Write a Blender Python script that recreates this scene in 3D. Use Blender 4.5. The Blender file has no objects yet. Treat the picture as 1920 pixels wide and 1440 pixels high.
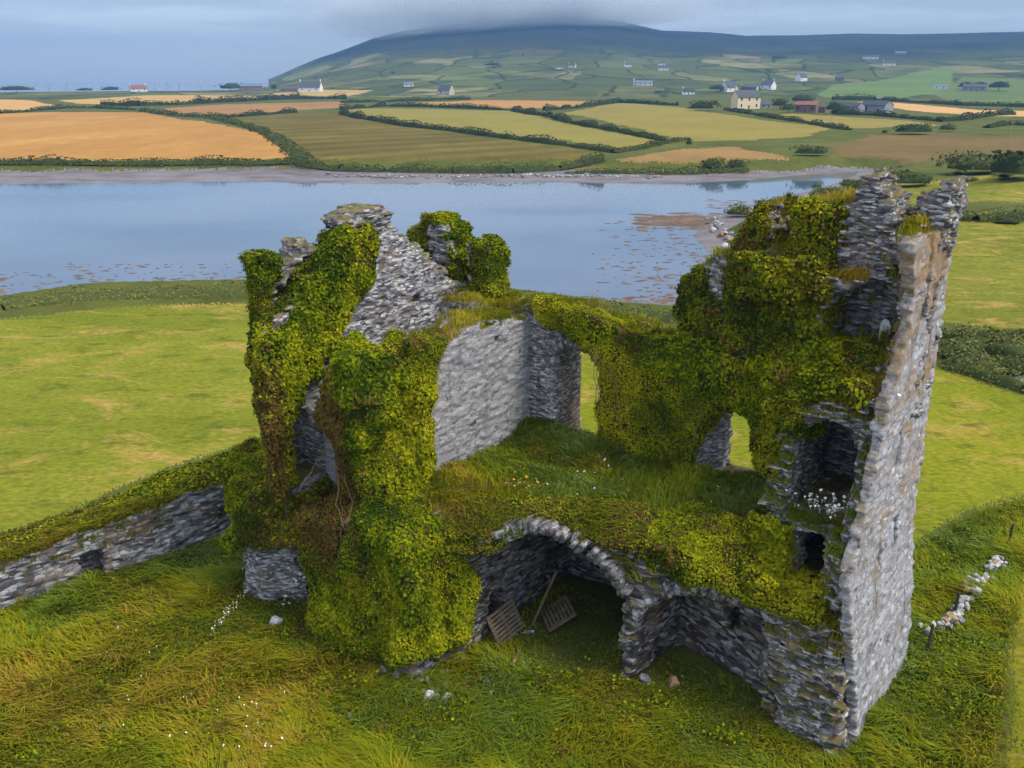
import bpy, math, random
import numpy as np
from mathutils import Vector

R = math.radians
SC = bpy.context.scene
COL = SC.collection
random.seed(7)
rng = np.random.RandomState(11)

# ------------------------------------------------------------------ camera
CAM_H, PITCH, FPX = 16.2, R(18.6), 1700.0
cd = bpy.data.cameras.new("camera")
cam = bpy.data.objects.new("camera", cd)
COL.objects.link(cam)
cam.location = (0, 0, CAM_H)
cam.rotation_euler = (R(90) - PITCH, 0, 0)
cd.sensor_width = 36.0
cd.lens = 36.0 * FPX / 1920.0
cd.clip_start, cd.clip_end = 0.5, 30000
SC.camera = cam

# ------------------------------------------------------------------ light and sky
SUN_EL, SUN_AZ = R(52), R(118)          # azimuth clockwise from +Y: light from the right, a little behind the camera
SC.view_settings.view_transform = 'Standard'
SC.view_settings.look = 'None'
SC.view_settings.gamma = 1.0
SC.view_settings.exposure = 0.7
wd = bpy.data.worlds.new("World")
SC.world = wd
wd.use_nodes = True


def world_sky():
    nt = wd.node_tree
    nt.nodes.clear()
    N, L = nt.nodes.new, nt.links.new
    out = N('ShaderNodeOutputWorld')
    sky = N('ShaderNodeTexSky')
    sky.sky_type = 'NISHITA'
    sky.sun_disc = False
    sky.sun_elevation, sky.sun_rotation = SUN_EL, SUN_AZ
    bg1 = N('ShaderNodeBackground')
    bg1.inputs[1].default_value = 0.05
    L(sky.outputs[0], bg1.inputs[0])
    # overcast deck: a cloud pattern over the whole dome, brighter overhead
    tc = N('ShaderNodeTexCoord')
    mp = N('ShaderNodeMapping')
    mp.inputs['Scale'].default_value = (2.6, 2.6, 26.0)
    L(tc.outputs['Generated'], mp.inputs[0])
    nz = N('ShaderNodeTexNoise')
    nz.inputs['Scale'].default_value = 1.5
    nz.inputs['Detail'].default_value = 6
    nz.inputs['Roughness'].default_value = 0.52
    nz.inputs['Distortion'].default_value = 0.4
    L(mp.outputs[0], nz.inputs['Vector'])
    cr = N('ShaderNodeValToRGB')
    e = cr.color_ramp.elements
    e[0].position, e[0].color = 0.41, (0.085, 0.112, 0.185, 1)
    e[1].position, e[1].color = 0.60, (0.215, 0.245, 0.315, 1)
    m = cr.color_ramp.elements.new(0.5)
    m.color = (0.128, 0.166, 0.256, 1)
    L(nz.outputs[0], cr.inputs[0])
    sp = N('ShaderNodeSeparateXYZ')
    L(tc.outputs['Generated'], sp.inputs[0])
    mr = N('ShaderNodeMapRange')
    mr.inputs['From Min'].default_value, mr.inputs['From Max'].default_value = 0.08, 0.8
    mr.inputs['To Min'].default_value, mr.inputs['To Max'].default_value = 1.0, 2.05
    L(sp.outputs[2], mr.inputs[0])
    bg2 = N('ShaderNodeBackground')
    mk = N('ShaderNodeMapRange')
    mk.inputs['From Min'].default_value, mk.inputs['From Max'].default_value = 0.1, 0.45
    L(sp.outputs[2], mk.inputs[0])
    mc = N('ShaderNodeMix')
    mc.data_type = 'RGBA'
    L(mk.outputs[0], mc.inputs[0])
    hk = N('ShaderNodeMapRange')
    hk.inputs['From Min'].default_value, hk.inputs['From Max'].default_value = 0.012, 0.085
    L(sp.outputs[2], hk.inputs[0])
    hm = N('ShaderNodeMix')
    hm.data_type = 'RGBA'
    L(hk.outputs[0], hm.inputs[0])
    hm.inputs[6].default_value = (0.235, 0.255, 0.275, 1)
    L(cr.outputs[0], hm.inputs[7])
    L(hm.outputs[2], mc.inputs[6])
    mc.inputs[7].default_value = (0.325, 0.335, 0.35, 1)
    L(mc.outputs[2], bg2.inputs[0])
    # the band near the horizon is the brightest part of a low overcast
    lo = N('ShaderNodeValToRGB')
    le = lo.color_ramp.elements
    le[0].position, le[0].color = 0.10, (1.3, 1.3, 1.3, 1)
    le[1].position, le[1].color = 0.20, (0.95, 0.95, 0.95, 1)
    L(sp.outputs[2], lo.inputs[0])
    ml = N('ShaderNodeMath')
    ml.operation = 'MULTIPLY'
    L(mr.outputs[0], ml.inputs[0])
    L(lo.outputs[0], ml.inputs[1])
    L(ml.outputs[0], bg2.inputs[1])
    ad = N('ShaderNodeAddShader')
    L(bg1.outputs[0], ad.inputs[0])
    L(bg2.outputs[0], ad.inputs[1])
    L(ad.outputs[0], out.inputs[0])


world_sky()
sd = bpy.data.lights.new("sun", 'SUN')
sd.energy, sd.angle, sd.color = 2.0, R(20), (1.0, 0.92, 0.80)
sun = bpy.data.objects.new("sun", sd)
COL.objects.link(sun)
sv = Vector((math.sin(SUN_AZ) * math.cos(SUN_EL), math.cos(SUN_AZ) * math.cos(SUN_EL), math.sin(SUN_EL)))
sun.rotation_euler = sv.to_track_quat('Z', 'Y').to_euler()
sun.location = (60, -30, 120)
SC.cycles.volume_bounces = 2
SC.cycles.max_bounces = 6
SC.cycles.diffuse_bounces = 1
SC.cycles.use_denoising = True
SC.cycles.denoising_prefilter = 'FAST'

# ------------------------------------------------------------------ helpers: pixels of the photograph to points on the ground
CP, SP = math.cos(PITCH), math.sin(PITCH)


def ray(px, py):
    x, y = (px - 960) / FPX, (720 - py) / FPX
    return x, CP + y * SP, -SP + y * CP


def atz(px, py, z=0.0):
    d = ray(px, py)
    t = (z - CAM_H) / d[2]
    return d[0] * t, d[1] * t


# ------------------------------------------------------------------ noise
_T = np.random.RandomState(5).rand(64, 64, 64).astype(np.float32)


def vn(x, y, z=0.0):
    x, y, z = np.broadcast_arrays(np.asarray(x, np.float32), np.asarray(y, np.float32), np.asarray(z, np.float32))
    ix, iy, iz = np.floor(x).astype(np.int32), np.floor(y).astype(np.int32), np.floor(z).astype(np.int32)
    fx, fy, fz = x - ix, y - iy, z - iz
    fx, fy, fz = fx * fx * (3 - 2 * fx), fy * fy * (3 - 2 * fy), fz * fz * (3 - 2 * fz)
    a, b, c, d, e, f = ix & 63, (ix + 1) & 63, iy & 63, (iy + 1) & 63, iz & 63, (iz + 1) & 63
    x00 = _T[a, c, e] * (1 - fx) + _T[b, c, e] * fx
    x10 = _T[a, d, e] * (1 - fx) + _T[b, d, e] * fx
    x01 = _T[a, c, f] * (1 - fx) + _T[b, c, f] * fx
    x11 = _T[a, d, f] * (1 - fx) + _T[b, d, f] * fx
    return (x00 * (1 - fy) + x10 * fy) * (1 - fz) + (x01 * (1 - fy) + x11 * fy) * fz


def fbm(x, y, z=0.0, o=3):
    s, a, t = 0, 1.0, 0
    for k in range(o):
        s = s + a * vn(np.asarray(x) * 2 ** k + 7.3 * k, np.asarray(y) * 2 ** k + 3.1 * k, np.asarray(z) * 2 ** k + 5.7 * k)
        t += a
        a *= 0.5
    return s / t


def sstep(a, b, x):
    t = np.clip((x - a) / (b - a), 0, 1)
    return t * t * (3 - 2 * t)


# ------------------------------------------------------------------ meshes
def mesh_np(name, V, loops, starts, smooth=False):
    me = bpy.data.meshes.new(name)
    me.vertices.add(len(V))
    me.vertices.foreach_set('co', np.ascontiguousarray(V, np.float32).ravel())
    me.loops.add(len(loops))
    me.loops.foreach_set('vertex_index', np.ascontiguousarray(loops, np.int32))
    me.polygons.add(len(starts))
    me.polygons.foreach_set('loop_start', np.ascontiguousarray(starts, np.int32))
    if smooth:
        me.polygons.foreach_set('use_smooth', np.ones(len(starts), bool))
    me.update(calc_edges=True)
    me.validate()
    return me


def quads(name, V, Q, smooth=False):
    return mesh_np(name, V, np.asarray(Q).ravel(), np.arange(len(Q)) * 4, smooth)


def fattr(me, name, vals, domain='POINT'):
    a = me.attributes.new(name, 'FLOAT', domain)
    a.data.foreach_set('value', np.ascontiguousarray(vals, np.float32))


def tag(o, label=None, cat=None, group=None, kind=None):
    for k, v in (('label', label), ('category', cat), ('group', group), ('kind', kind)):
        if v:
            o[k] = v
    return o


def link(name, me, m=None, parent=None):
    o = bpy.data.objects.new(name, me)
    COL.objects.link(o)
    if m is not None:
        me.materials.append(m)
    if parent is not None:
        o.parent = parent
    return o


def empty(name, loc=(0, 0, 0), rz=0.0):
    o = bpy.data.objects.new(name, None)
    COL.objects.link(o)
    o.location = loc
    o.rotation_euler = (0, 0, rz)
    o.empty_display_size = 0.3
    return o


class MB:
    """collects boxes, prisms and tubes into one mesh"""

    def __init__(s):
        s.v, s.f = [], []

    def poly(s, vs, fs):
        b = len(s.v)
        s.v += [tuple(v) for v in vs]
        s.f += [tuple(b + i for i in f) for f in fs]
        return s

    def box(s, x0, x1, y0, y1, z0, z1):
        return s.poly([(x0, y0, z0), (x1, y0, z0), (x1, y1, z0), (x0, y1, z0), (x0, y0, z1), (x1, y0, z1), (x1, y1, z1), (x0, y1, z1)],
                      [(3, 2, 1, 0), (4, 5, 6, 7), (0, 1, 5, 4), (1, 2, 6, 5), (2, 3, 7, 6), (3, 0, 4, 7)])

    def tube(s, a, b, r0, r1, n=8):
        a, b = Vector(a), Vector(b)
        d = (b - a).normalized()
        p = d.orthogonal().normalized()
        q = d.cross(p)
        vs = []
        for c, r in ((a, r0), (b, r1)):
            for i in range(n):
                t = 2 * math.pi * i / n
                vs.append(c + p * (r * math.cos(t)) + q * (r * math.sin(t)))
        fs = [(i, (i + 1) % n, n + (i + 1) % n, n + i) for i in range(n)] + [tuple(range(n))[::-1], tuple(range(n, 2 * n))]
        return s.poly(vs, fs)

    def build(s, name, m, parent=None):
        me = bpy.data.meshes.new(name)
        me.from_pydata(s.v, [], s.f)
        me.update()
        return link(name, me, m, parent)


def surface_nets(F, o, h):
    """F: field on a grid (inside < 0), o: origin, h: step -> verts, quads"""
    S = F < 0
    nx, ny, nz = F.shape
    c = np.zeros((nx - 1, ny - 1, nz - 1), np.int8)
    for i in (0, 1):
        for j in (0, 1):
            for k in (0, 1):
                c += S[i:nx - 1 + i, j:ny - 1 + j, k:nz - 1 + k]
    act = np.nonzero((c > 0) & (c < 8))
    n = len(act[0])
    idx = np.full(c.shape, -1, np.int32)
    idx[act] = np.arange(n)
    A = np.stack(act, 1)
    val = {}
    for i in (0, 1):
        for j in (0, 1):
            for k in (0, 1):
                val[i, j, k] = F[act[0] + i, act[1] + j, act[2] + k]
    acc, cnt = np.zeros((n, 3), np.float32), np.zeros(n, np.float32)
    for a in val:
        for ax in range(3):
            if a[ax]:
                continue
            b = list(a)
            b[ax] = 1
            b = tuple(b)
            va, vb = val[a], val[b]
            m = (va < 0) != (vb < 0)
            t = np.where(m, va / np.where(m, va - vb, 1), 0)
            p = np.tile(np.array(a, np.float32), (n, 1))
            p[:, ax] = t
            acc[m] += p[m]
            cnt[m] += 1
    V = (A + acc / cnt[:, None]) * h + np.array(o, np.float32)
    Q = []
    for ax in range(3):
        s0 = [slice(1, -1)] * 3
        s1 = [slice(1, -1)] * 3
        s0[ax] = slice(0, -1)
        s1[ax] = slice(1, None)
        e0, e1 = S[tuple(s0)], S[tuple(s1)]
        w = np.nonzero(e0 != e1)
        pos = [w[0] + 1, w[1] + 1, w[2] + 1]
        pos[ax] = pos[ax] - 1
        b, cax = (ax + 1) % 3, (ax + 2) % 3
        cc = []
        for db, dc in ((-1, -1), (0, -1), (0, 0), (-1, 0)):
            q = [p.copy() for p in pos]
            q[b] += db
            q[cax] += dc
            cc.append(idx[q[0], q[1], q[2]])
        q = np.stack(cc, 1)
        flip = ~e0[w]
        q[flip] = q[flip][:, ::-1]
        Q.append(q)
    return V, np.concatenate(Q)


def grid(b, h):
    (x0, x1), (y0, y1), (z0, z1) = b
    ax = [np.arange(a - 2 * h, c + 2 * h, h, dtype=np.float32) for a, c in ((x0, x1), (y0, y1), (z0, z1))]
    return ax[0][:, None, None], ax[1][None, :, None], ax[2][None, None, :], (ax[0][0], ax[1][0], ax[2][0])


def solid(fn, b, h):
    x, y, z, o = grid(b, h)
    F = np.broadcast_to(fn(x, y, z), (x.size, y.size, z.size)).astype(np.float32)
    return surface_nets(F, o, h)


# ------------------------------------------------------------------ distance fields
def mx(*a):
    r = a[0]
    for b in a[1:]:
        r = np.maximum(r, b)
    return r


def mn(*a):
    r = a[0]
    for b in a[1:]:
        r = np.minimum(r, b)
    return r


def sl(x, a, b):
    return np.maximum(a - x, x - b)


def bx(x, y, z, b):
    return mx(sl(x, *b[0]), sl(y, *b[1]), sl(z, *b[2]))


def poly2(x, y, P):
    """signed distance to a polygon (negative inside)"""
    x, y = np.broadcast_arrays(x, y)
    d = np.full(x.shape, 1e9, np.float32)
    ins = np.zeros(x.shape, bool)
    n = len(P)
    for i in range(n):
        ax, ay = P[i]
        bx_, by = P[(i + 1) % n]
        ex, ey = bx_ - ax, by - ay
        t = np.clip(((x - ax) * ex + (y - ay) * ey) / (ex * ex + ey * ey + 1e-12), 0, 1)
        d = np.minimum(d, (x - ax - t * ex) ** 2 + (y - ay - t * ey) ** 2)
        if ay != by:
            ins ^= ((ay > y) != (by > y)) & (x < (bx_ - ax) * (y - ay) / (by - ay) + ax)
    d = np.sqrt(d)
    return np.where(ins, -d, d)


def stones(x, y, z, amp=0.05, h=0.12, l=0.34):
    """every stone of the rubble stands out or back by its own amount"""
    k = np.floor(z / h + 0.5 * vn(x * 0.6, y * 0.6, z * 0.2)).astype(np.int32)
    o1 = _T[k & 63, 3, 9]
    o2 = _T[k & 63, 8, 1]
    a = np.floor(x / l + o1 * 5).astype(np.int32)
    b = np.floor(y / l + o2 * 5).astype(np.int32)
    return (_T[a & 63, b & 63, k & 63] - 0.5) * 2 * amp


def rough(x, y, z, amp=0.055, big=0.16, h=0.12):
    return stones(x, y, z, amp, h) + (fbm(x * 0.9, y * 0.9, z * 0.9, 3) - 0.5) * 2 * big


def ragged(x, y, z, amp=0.22):
    return stones(x + 9, y + 4, z, amp, 0.13, 0.42) + (fbm(x * 1.3 + 3, y * 1.3, z * 1.3, 2) - 0.5) * amp * 2


# ------------------------------------------------------------------ materials
MATS = {}


def nt_new(name):
    m = bpy.data.materials.new(name)
    m.use_nodes = True
    nt = m.node_tree
    nt.nodes.clear()
    o = nt.nodes.new('ShaderNodeOutputMaterial')
    b = nt.nodes.new('ShaderNodeBsdfPrincipled')
    b.inputs['Roughness'].default_value = 0.9
    b.inputs['Specular IOR Level'].default_value = 0.25
    nt.links.new(b.outputs[0], o.inputs[0])
    return m, nt, b


def nd(nt, t, **kw):
    n = nt.nodes.new(t)
    for k, v in kw.items():
        if k in n.inputs:
            n.inputs[k].default_value = v
        else:
            setattr(n, k, v)
    return n


def ramp(nt, src, stops, interp='LINEAR'):
    r = nt.nodes.new('ShaderNodeValToRGB')
    r.color_ramp.interpolation = interp
    e = r.color_ramp.elements
    while len(e) > 1:
        e.remove(e[-1])
    for i, (p, c) in enumerate(stops):
        q = e[0] if i == 0 else e.new(p)
        q.position = p
        q.color = (*c, 1) if len(c) == 3 else c
    nt.links.new(src, r.inputs[0])
    return r.outputs[0]


def mix(nt, fac, a, b, mode='MIX'):
    m = nt.nodes.new('ShaderNodeMix')
    m.data_type = 'RGBA'
    m.blend_type = mode
    for i, v in ((0, fac), (6, a), (7, b)):
        if hasattr(v, 'is_linked') or hasattr(v, 'links'):
            nt.links.new(v, m.inputs[i])
        elif i == 0:
            m.inputs[0].default_value = v
        else:
            m.inputs[i].default_value = (*v, 1)
    return m.outputs[2]


def math_(nt, op, a, b=None, clamp=False):
    m = nt.nodes.new('ShaderNodeMath')
    m.operation = op
    m.use_clamp = clamp
    for i, v in enumerate((a, b)):
        if v is None:
            continue
        if hasattr(v, 'links'):
            nt.links.new(v, m.inputs[i])
        else:
            m.inputs[i].default_value = v
    return m.outputs[0]


def coords(nt, scale=(1, 1, 1), obj=True):
    t = nt.nodes.new('ShaderNodeTexCoord')
    m = nt.nodes.new('ShaderNodeMapping')
    m.inputs['Scale'].default_value = scale
    nt.links.new(t.outputs['Object' if obj else 'Generated'], m.inputs[0])
    return m.outputs[0]


def noise(nt, vec, scale, detail=4, rough_=0.55, dist=0.0):
    n = nd(nt, 'ShaderNodeTexNoise', Scale=scale, Detail=detail, Roughness=rough_, Distortion=dist)
    nt.links.new(vec, n.inputs['Vector'])
    return n.outputs[0]


def stone_mat(name, dark=(0.055, 0.056, 0.064), mid=(0.17, 0.172, 0.185), light=(0.48, 0.475, 0.47), sc=(5.6, 5.6, 19.0),
              lichen=0.45, joint=(0.035, 0.035, 0.04), render=0.0, moss=1.0, warm=(0.30, 0.165, 0.07), bump=0.6, high=0.0):
    m, nt, b = nt_new(name)
    L = nt.links.new
    raw = coords(nt)
    wn = nd(nt, 'ShaderNodeTexNoise', Scale=2.6, Detail=2.0)
    L(raw, wn.inputs['Vector'])
    wv = nd(nt, 'ShaderNodeVectorMath', operation='MULTIPLY_ADD')
    L(wn.outputs[1], wv.inputs[0])
    wv.inputs[1].default_value = (0.08, 0.08, 0.05)
    L(raw, wv.inputs[2])
    mp = nd(nt, 'ShaderNodeMapping', Scale=sc)
    L(wv.outputs[0], mp.inputs[0])
    v1 = nd(nt, 'ShaderNodeTexVoronoi', Scale=1.0, Randomness=0.9)
    L(mp.outputs[0], v1.inputs['Vector'])
    v2 = nd(nt, 'ShaderNodeTexVoronoi', Scale=1.0, Randomness=0.9, feature='DISTANCE_TO_EDGE')
    L(mp.outputs[0], v2.inputs['Vector'])
    sep = nd(nt, 'ShaderNodeSeparateColor')
    L(v1.outputs['Color'], sep.inputs[0])
    n_big = noise(nt, raw, 0.55, 4)
    n_mid = noise(nt, raw, 3.0, 5, 0.6)
    n_fine = noise(nt, raw, 22.0, 4, 0.65)
    tone = math_(nt, 'ADD', math_(nt, 'MULTIPLY', sep.outputs[0], 0.72), math_(nt, 'MULTIPLY', n_big, 0.30))
    tone = math_(nt, 'ADD', tone, math_(nt, 'MULTIPLY', math_(nt, 'SUBTRACT', n_fine, 0.5), 0.4))
    col = ramp(nt, tone, [(0.14, dark), (0.46, mid), (0.68, tuple(0.5 * (p + q) for p, q in zip(mid, light))), (0.86, light), (0.97, tuple(1.25 * p for p in light))])
    # single rusty and single pale stones
    rust = math_(nt, 'GREATER_THAN', sep.outputs[1], 0.86)
    col = mix(nt, math_(nt, 'MULTIPLY', rust, 0.55), col, (0.22, 0.135, 0.075))
    edge = ramp(nt, v2.outputs['Distance'], [(0.0, (0.0, 0.0, 0.0)), (0.055, (1, 1, 1))])
    edge = mix(nt, ramp(nt, n_mid, [(0.45, (0, 0, 0)), (0.68, (0.8, 0.8, 0.8))]), edge, (1, 1, 1))
    if render:
        col = mix(nt, ramp(nt, n_mid, [(0.42 - 0.2 * render, (1, 1, 1)), (0.72, (0, 0, 0))]), col,
                  mix(nt, n_fine, (0.27, 0.275, 0.30), (0.43, 0.43, 0.455)))
        edge = mix(nt, 0.55, edge, (1, 1, 1))
    col = mix(nt, edge, joint, col)
    if render:
        pit = noise(nt, coords(nt, (1.0, 1.0, 0.7)), 6.5, 3, 0.7)
        col = mix(nt, ramp(nt, pit, [(0.60, (0, 0, 0)), (0.68, (0.85, 0.85, 0.85))]), col, dark)
    # lichen and rusty wash in patches
    lsz = nd(nt, 'ShaderNodeSeparateXYZ')
    L(raw, lsz.inputs[0])
    lf = ramp(nt, math_(nt, 'ADD', noise(nt, raw, 0.95, 6, 0.62, 0.6), math_(nt, 'MULTIPLY', math_(nt, 'SUBTRACT', lsz.outputs[2], 6.5), high)), [(0.62 - 0.16 * lichen, (0, 0, 0)), (0.78 - 0.08 * lichen, (1, 1, 1))])
    col = mix(nt, math_(nt, 'MULTIPLY', lf, min(1, 0.35 + 0.6 * lichen)), col, mix(nt, n_fine, tuple(0.5 * c for c in warm), warm))
    # dark runs of damp
    rv = coords(nt, (1.6, 1.6, 0.22))
    rn = ramp(nt, noise(nt, rv, 1.0, 4, 0.6), [(0.56, (1, 1, 1)), (0.72, (0.45, 0.45, 0.44))])
    col = mix(nt, 1.0, col, rn, 'MULTIPLY')
    # moss and turf on ledges
    g = nd(nt, 'ShaderNodeNewGeometry')
    sn = nd(nt, 'ShaderNodeSeparateXYZ')
    L(g.outputs['Normal'], sn.inputs[0])
    up = math_(nt, 'ADD', sn.outputs[2], math_(nt, 'MULTIPLY', math_(nt, 'SUBTRACT', n_mid, 0.5), 1.1))
    mf = ramp(nt, up, [(0.55, (0, 0, 0)), (0.85, (1, 1, 1))])
    mc = ramp(nt, n_mid, [(0.35, (0.05, 0.055, 0.012)), (0.5, (0.12, 0.11, 0.018)), (0.66, (0.20, 0.12, 0.03))])
    col = mix(nt, math_(nt, 'MULTIPLY', mf, 0.85 * moss), col, mc)
    L(col, b.inputs['Base Color'])
    hgt = math_(nt, 'ADD', math_(nt, 'MULTIPLY', edge, 0.6), math_(nt, 'MULTIPLY', n_fine, 0.5))
    bp = nd(nt, 'ShaderNodeBump', Strength=bump, Distance=0.06)
    L(hgt, bp.inputs['Height'])
    L(bp.outputs[0], b.inputs['Normal'])
    return m


def leaf_mat(name, stops, rough_=0.55, trans=0.25):
    """leaf colour follows the per-leaf 'tone' the plant was grown with"""
    m, nt, b = nt_new(name)
    a = nd(nt, 'ShaderNodeAttribute', attribute_name='tone')
    col = ramp(nt, a.outputs['Fac'], stops)
    nt.links.new(col, b.inputs['Base Color'])
    b.inputs['Roughness'].default_value = 0.8
    b.inputs['Specular IOR Level'].default_value = 0.06
    if trans:
        t = nt.nodes.new('ShaderNodeBsdfTranslucent')
        nt.links.new(col, t.inputs[0])
        mxs = nt.nodes.new('ShaderNodeMixShader')
        mxs.inputs[0].default_value = trans
        nt.links.new(b.outputs[0], mxs.inputs[1])
        nt.links.new(t.outputs[0], mxs.inputs[2])
        o = [n for n in nt.nodes if n.type == 'OUTPUT_MATERIAL'][0]
        nt.links.new(mxs.outputs[0], o.inputs[0])
    return m


def plain_mat(name, c, rough_=0.8, var=0.25, sc=3.0, c2=None):
    m, nt, b = nt_new(name)
    n = noise(nt, coords(nt), sc, 5, 0.6)
    a = tuple(x * (1 - var) for x in c)
    z = tuple(min(1, x * (1 + var)) for x in (c2 or c))
    nt.links.new(ramp(nt, n, [(0.3, a), (0.7, z)]), b.inputs['Base Color'])
    b.inputs['Roughness'].default_value = rough_
    return m


def field_mat(name, c1, c2, c3=None, sc=0.06, stripe=None, streak=None, fine=0.6, tufts=False):
    """grass, stubble or crop: broad patches, finer mottling, optional working lines"""
    m, nt, b = nt_new(name)
    raw = coords(nt, streak or (1, 1, 1))
    n1 = noise(nt, raw, sc, 5, 0.6, 0.5)
    n2 = noise(nt, raw, sc * 9, 5, 0.7)
    t = math_(nt, 'ADD', math_(nt, 'MULTIPLY', n1, 0.6), math_(nt, 'MULTIPLY', n2, 0.4))
    if stripe:
        ang, freq, amt = stripe
        mp = nd(nt, 'ShaderNodeMapping')
        mp.inputs['Rotation'].default_value = (0, 0, ang)
        tc = nt.nodes.new('ShaderNodeTexCoord')
        nt.links.new(tc.outputs['Object'], mp.inputs[0])
        wv = nd(nt, 'ShaderNodeTexWave', Scale=freq, Distortion=4.0, Detail=3.0)
        wv.inputs['Detail Scale'].default_value = 0.3
        nt.links.new(mp.outputs[0], wv.inputs['Vector'])
        t = math_(nt, 'ADD', t, math_(nt, 'MULTIPLY', math_(nt, 'SUBTRACT', wv.outputs['Fac'], 0.5), amt))
    st = [(0.36, c1), (0.56, c2)]
    if c3:
        st.append((0.68, c3))
    col = ramp(nt, t, st)
    if tufts:      # straw patches, dark tufts and wheel marks
        rw = coords(nt, (0.55, 1.0, 1.0))
        s1 = noise(nt, rw, 0.30, 6, 0.72, 0.8)
        col = mix(nt, ramp(nt, s1, [(0.53, (0, 0, 0)), (0.66, (0.8, 0.8, 0.8))]), col, (0.40, 0.25, 0.075))
        s2 = noise(nt, rw, 0.9, 4, 0.6)
        col = mix(nt, ramp(nt, s2, [(0.55, (0, 0, 0)), (0.68, (0.7, 0.7, 0.7))]), col, (0.075, 0.095, 0.008))
        s3 = noise(nt, rw, 5.0, 5, 0.7)
        col = mix(nt, 1.0, col, ramp(nt, s3, [(0.32, (0.62, 0.64, 0.62)), (0.68, (1.28, 1.26, 1.2))]), 'MULTIPLY')
    nt.links.new(col, b.inputs['Base Color'])
    bp = nd(nt, 'ShaderNodeBump', Strength=fine, Distance=0.3)
    nt.links.new(n2, bp.inputs['Height'])
    nt.links.new(bp.outputs[0], b.inputs['Normal'])
    b.inputs['Roughness'].default_value = 1.0
    b.inputs['Specular IOR Level'].default_value = 0.1
    return m


# ================================================================== TERRAIN
WATER_Z = -2.5
WPX = [(-420, 347), (0, 346), (430, 341), (700, 345), (1000, 342), (1250, 346), (1400, 338), (1480, 330), (1560, 323), (1612, 321), (1600, 331),
       (1545, 350), (1480, 368), (1400, 386), (1345, 408), (1312, 428), (1300, 442), (1350, 500), (1378, 535), (1392, 570), (1330, 596), (1200, 588),
       (1000, 562), (700, 550), (480, 545), (200, 551), (100, 563), (0, 579), (-420, 600)]
WPOLY = [atz(px, py, WATER_Z) for px, py in WPX]
SIL = [(-500, 170), (380, 170), (430, 158), (500, 150), (530, 138), (560, 124), (600, 108), (640, 95), (700, 72), (760, 57), (850, 45), (950, 35), (1060, 32),
       (1150, 37), (1195, 47), (1240, 57), (1330, 60), (1365, 63), (1400, 67), (1500, 66), (1600, 63), (1700, 64), (1850, 61), (1920, 59), (2300, 58)]
R_HILL0, R_HILL1 = 950.0, 3000.0
_sa, _sz = [], []
for px, py in SIL:
    d = ray(px, py)
    _sa.append(math.atan2(d[0], d[1]))
    _sz.append(CAM_H + d[2] / math.hypot(d[0], d[1]) * R_HILL1)


def wdist(x, y):
    return poly2(x, y, WPOLY)


def terrain(x, y, dw=None):
    x, y = np.asarray(x, np.float64), np.asarray(y, np.float64)
    r = np.hypot(x, y)
    az = np.arctan2(x, y)
    z = 0.16 * (fbm(x * 0.16, y * 0.16, 0, 3) - 0.5) * sstep(60, 20, r)
    z = z + 1.6 * (fbm(x * 0.012 + 5, y * 0.012, 0, 2) - 0.45) * sstep(195, 330, r)
    # rough knolls on the right of the creek
    z = z + 2.6 * sstep(90, 125, r) * sstep(240, 170, r) * sstep(0.36, 0.5, az) * fbm(x * 0.05, y * 0.05, 3, 2)
    if dw is None:
        dw = np.where(r < 330, wdist(x, y), 1e3)
    far = sstep(110, 150, y)
    wb = 3.0 + 17.0 * far * sstep(60, 10, x)           # the mud is broad on the far shore only
    shore = WATER_Z + np.where(dw < 0, np.maximum(dw * 0.12, -2.5), np.minimum(dw, wb) / wb * 0.35 + np.maximum(dw - wb, 0) * np.where(y > 130, 0.32, 0.6))
    z = np.where(r < 330, np.minimum(z, shore), z)
    zs = np.interp(az, _sa, _sz)
    s = np.clip((r - R_HILL0) / (R_HILL1 - R_HILL0), 0, 1)
    rise = zs * (0.35 * s + 0.65 * s * s * (3 - 2 * s) ** 0.6)
    rise = np.where(zs > 0, rise, 0)
    rise = rise + np.where(zs > 20, 14 * (fbm(x * 0.004, y * 0.004, 2, 4) - 0.5) * sstep(0.02, 0.3, s) * sstep(1.0, 0.85, s), 0)
    z = z + rise
    back = np.clip((r - R_HILL1) / 900, 0, 1)
    z = np.where(r > R_HILL1, z - back * 60, z)
    # the coast: west of the hill the land stops at the sea
    coast = 1420 + 260 * sstep(R(-19), R(-14), az)
    z = np.where((az < R(-14.3)) & (r > coast), np.minimum(z, -1 - (r - coast) * 0.1), z)
    return z


def hit(px, py, rmin=40.0):
    """where the line of sight of a pixel meets the ground"""
    d = ray(px, py)
    hl = math.hypot(d[0], d[1])
    rr = np.geomspace(rmin, 3200, 4000)
    x, y = d[0] / hl * rr, d[1] / hl * rr
    zz = CAM_H + d[2] / hl * rr
    zt = terrain(x, y)
    k = np.nonzero(zz < zt)[0]
    k = k[0] if len(k) else len(rr) - 1
    if math.atan2(d[0], d[1]) < R(-13.5) and rr[k] > 1330:      # nothing stands beyond the cliff edge
        k = int(np.argmin(np.abs(rr - 1330)))
    return float(x[k]), float(y[k]), float(zt[k]), float(rr[k])


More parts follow.
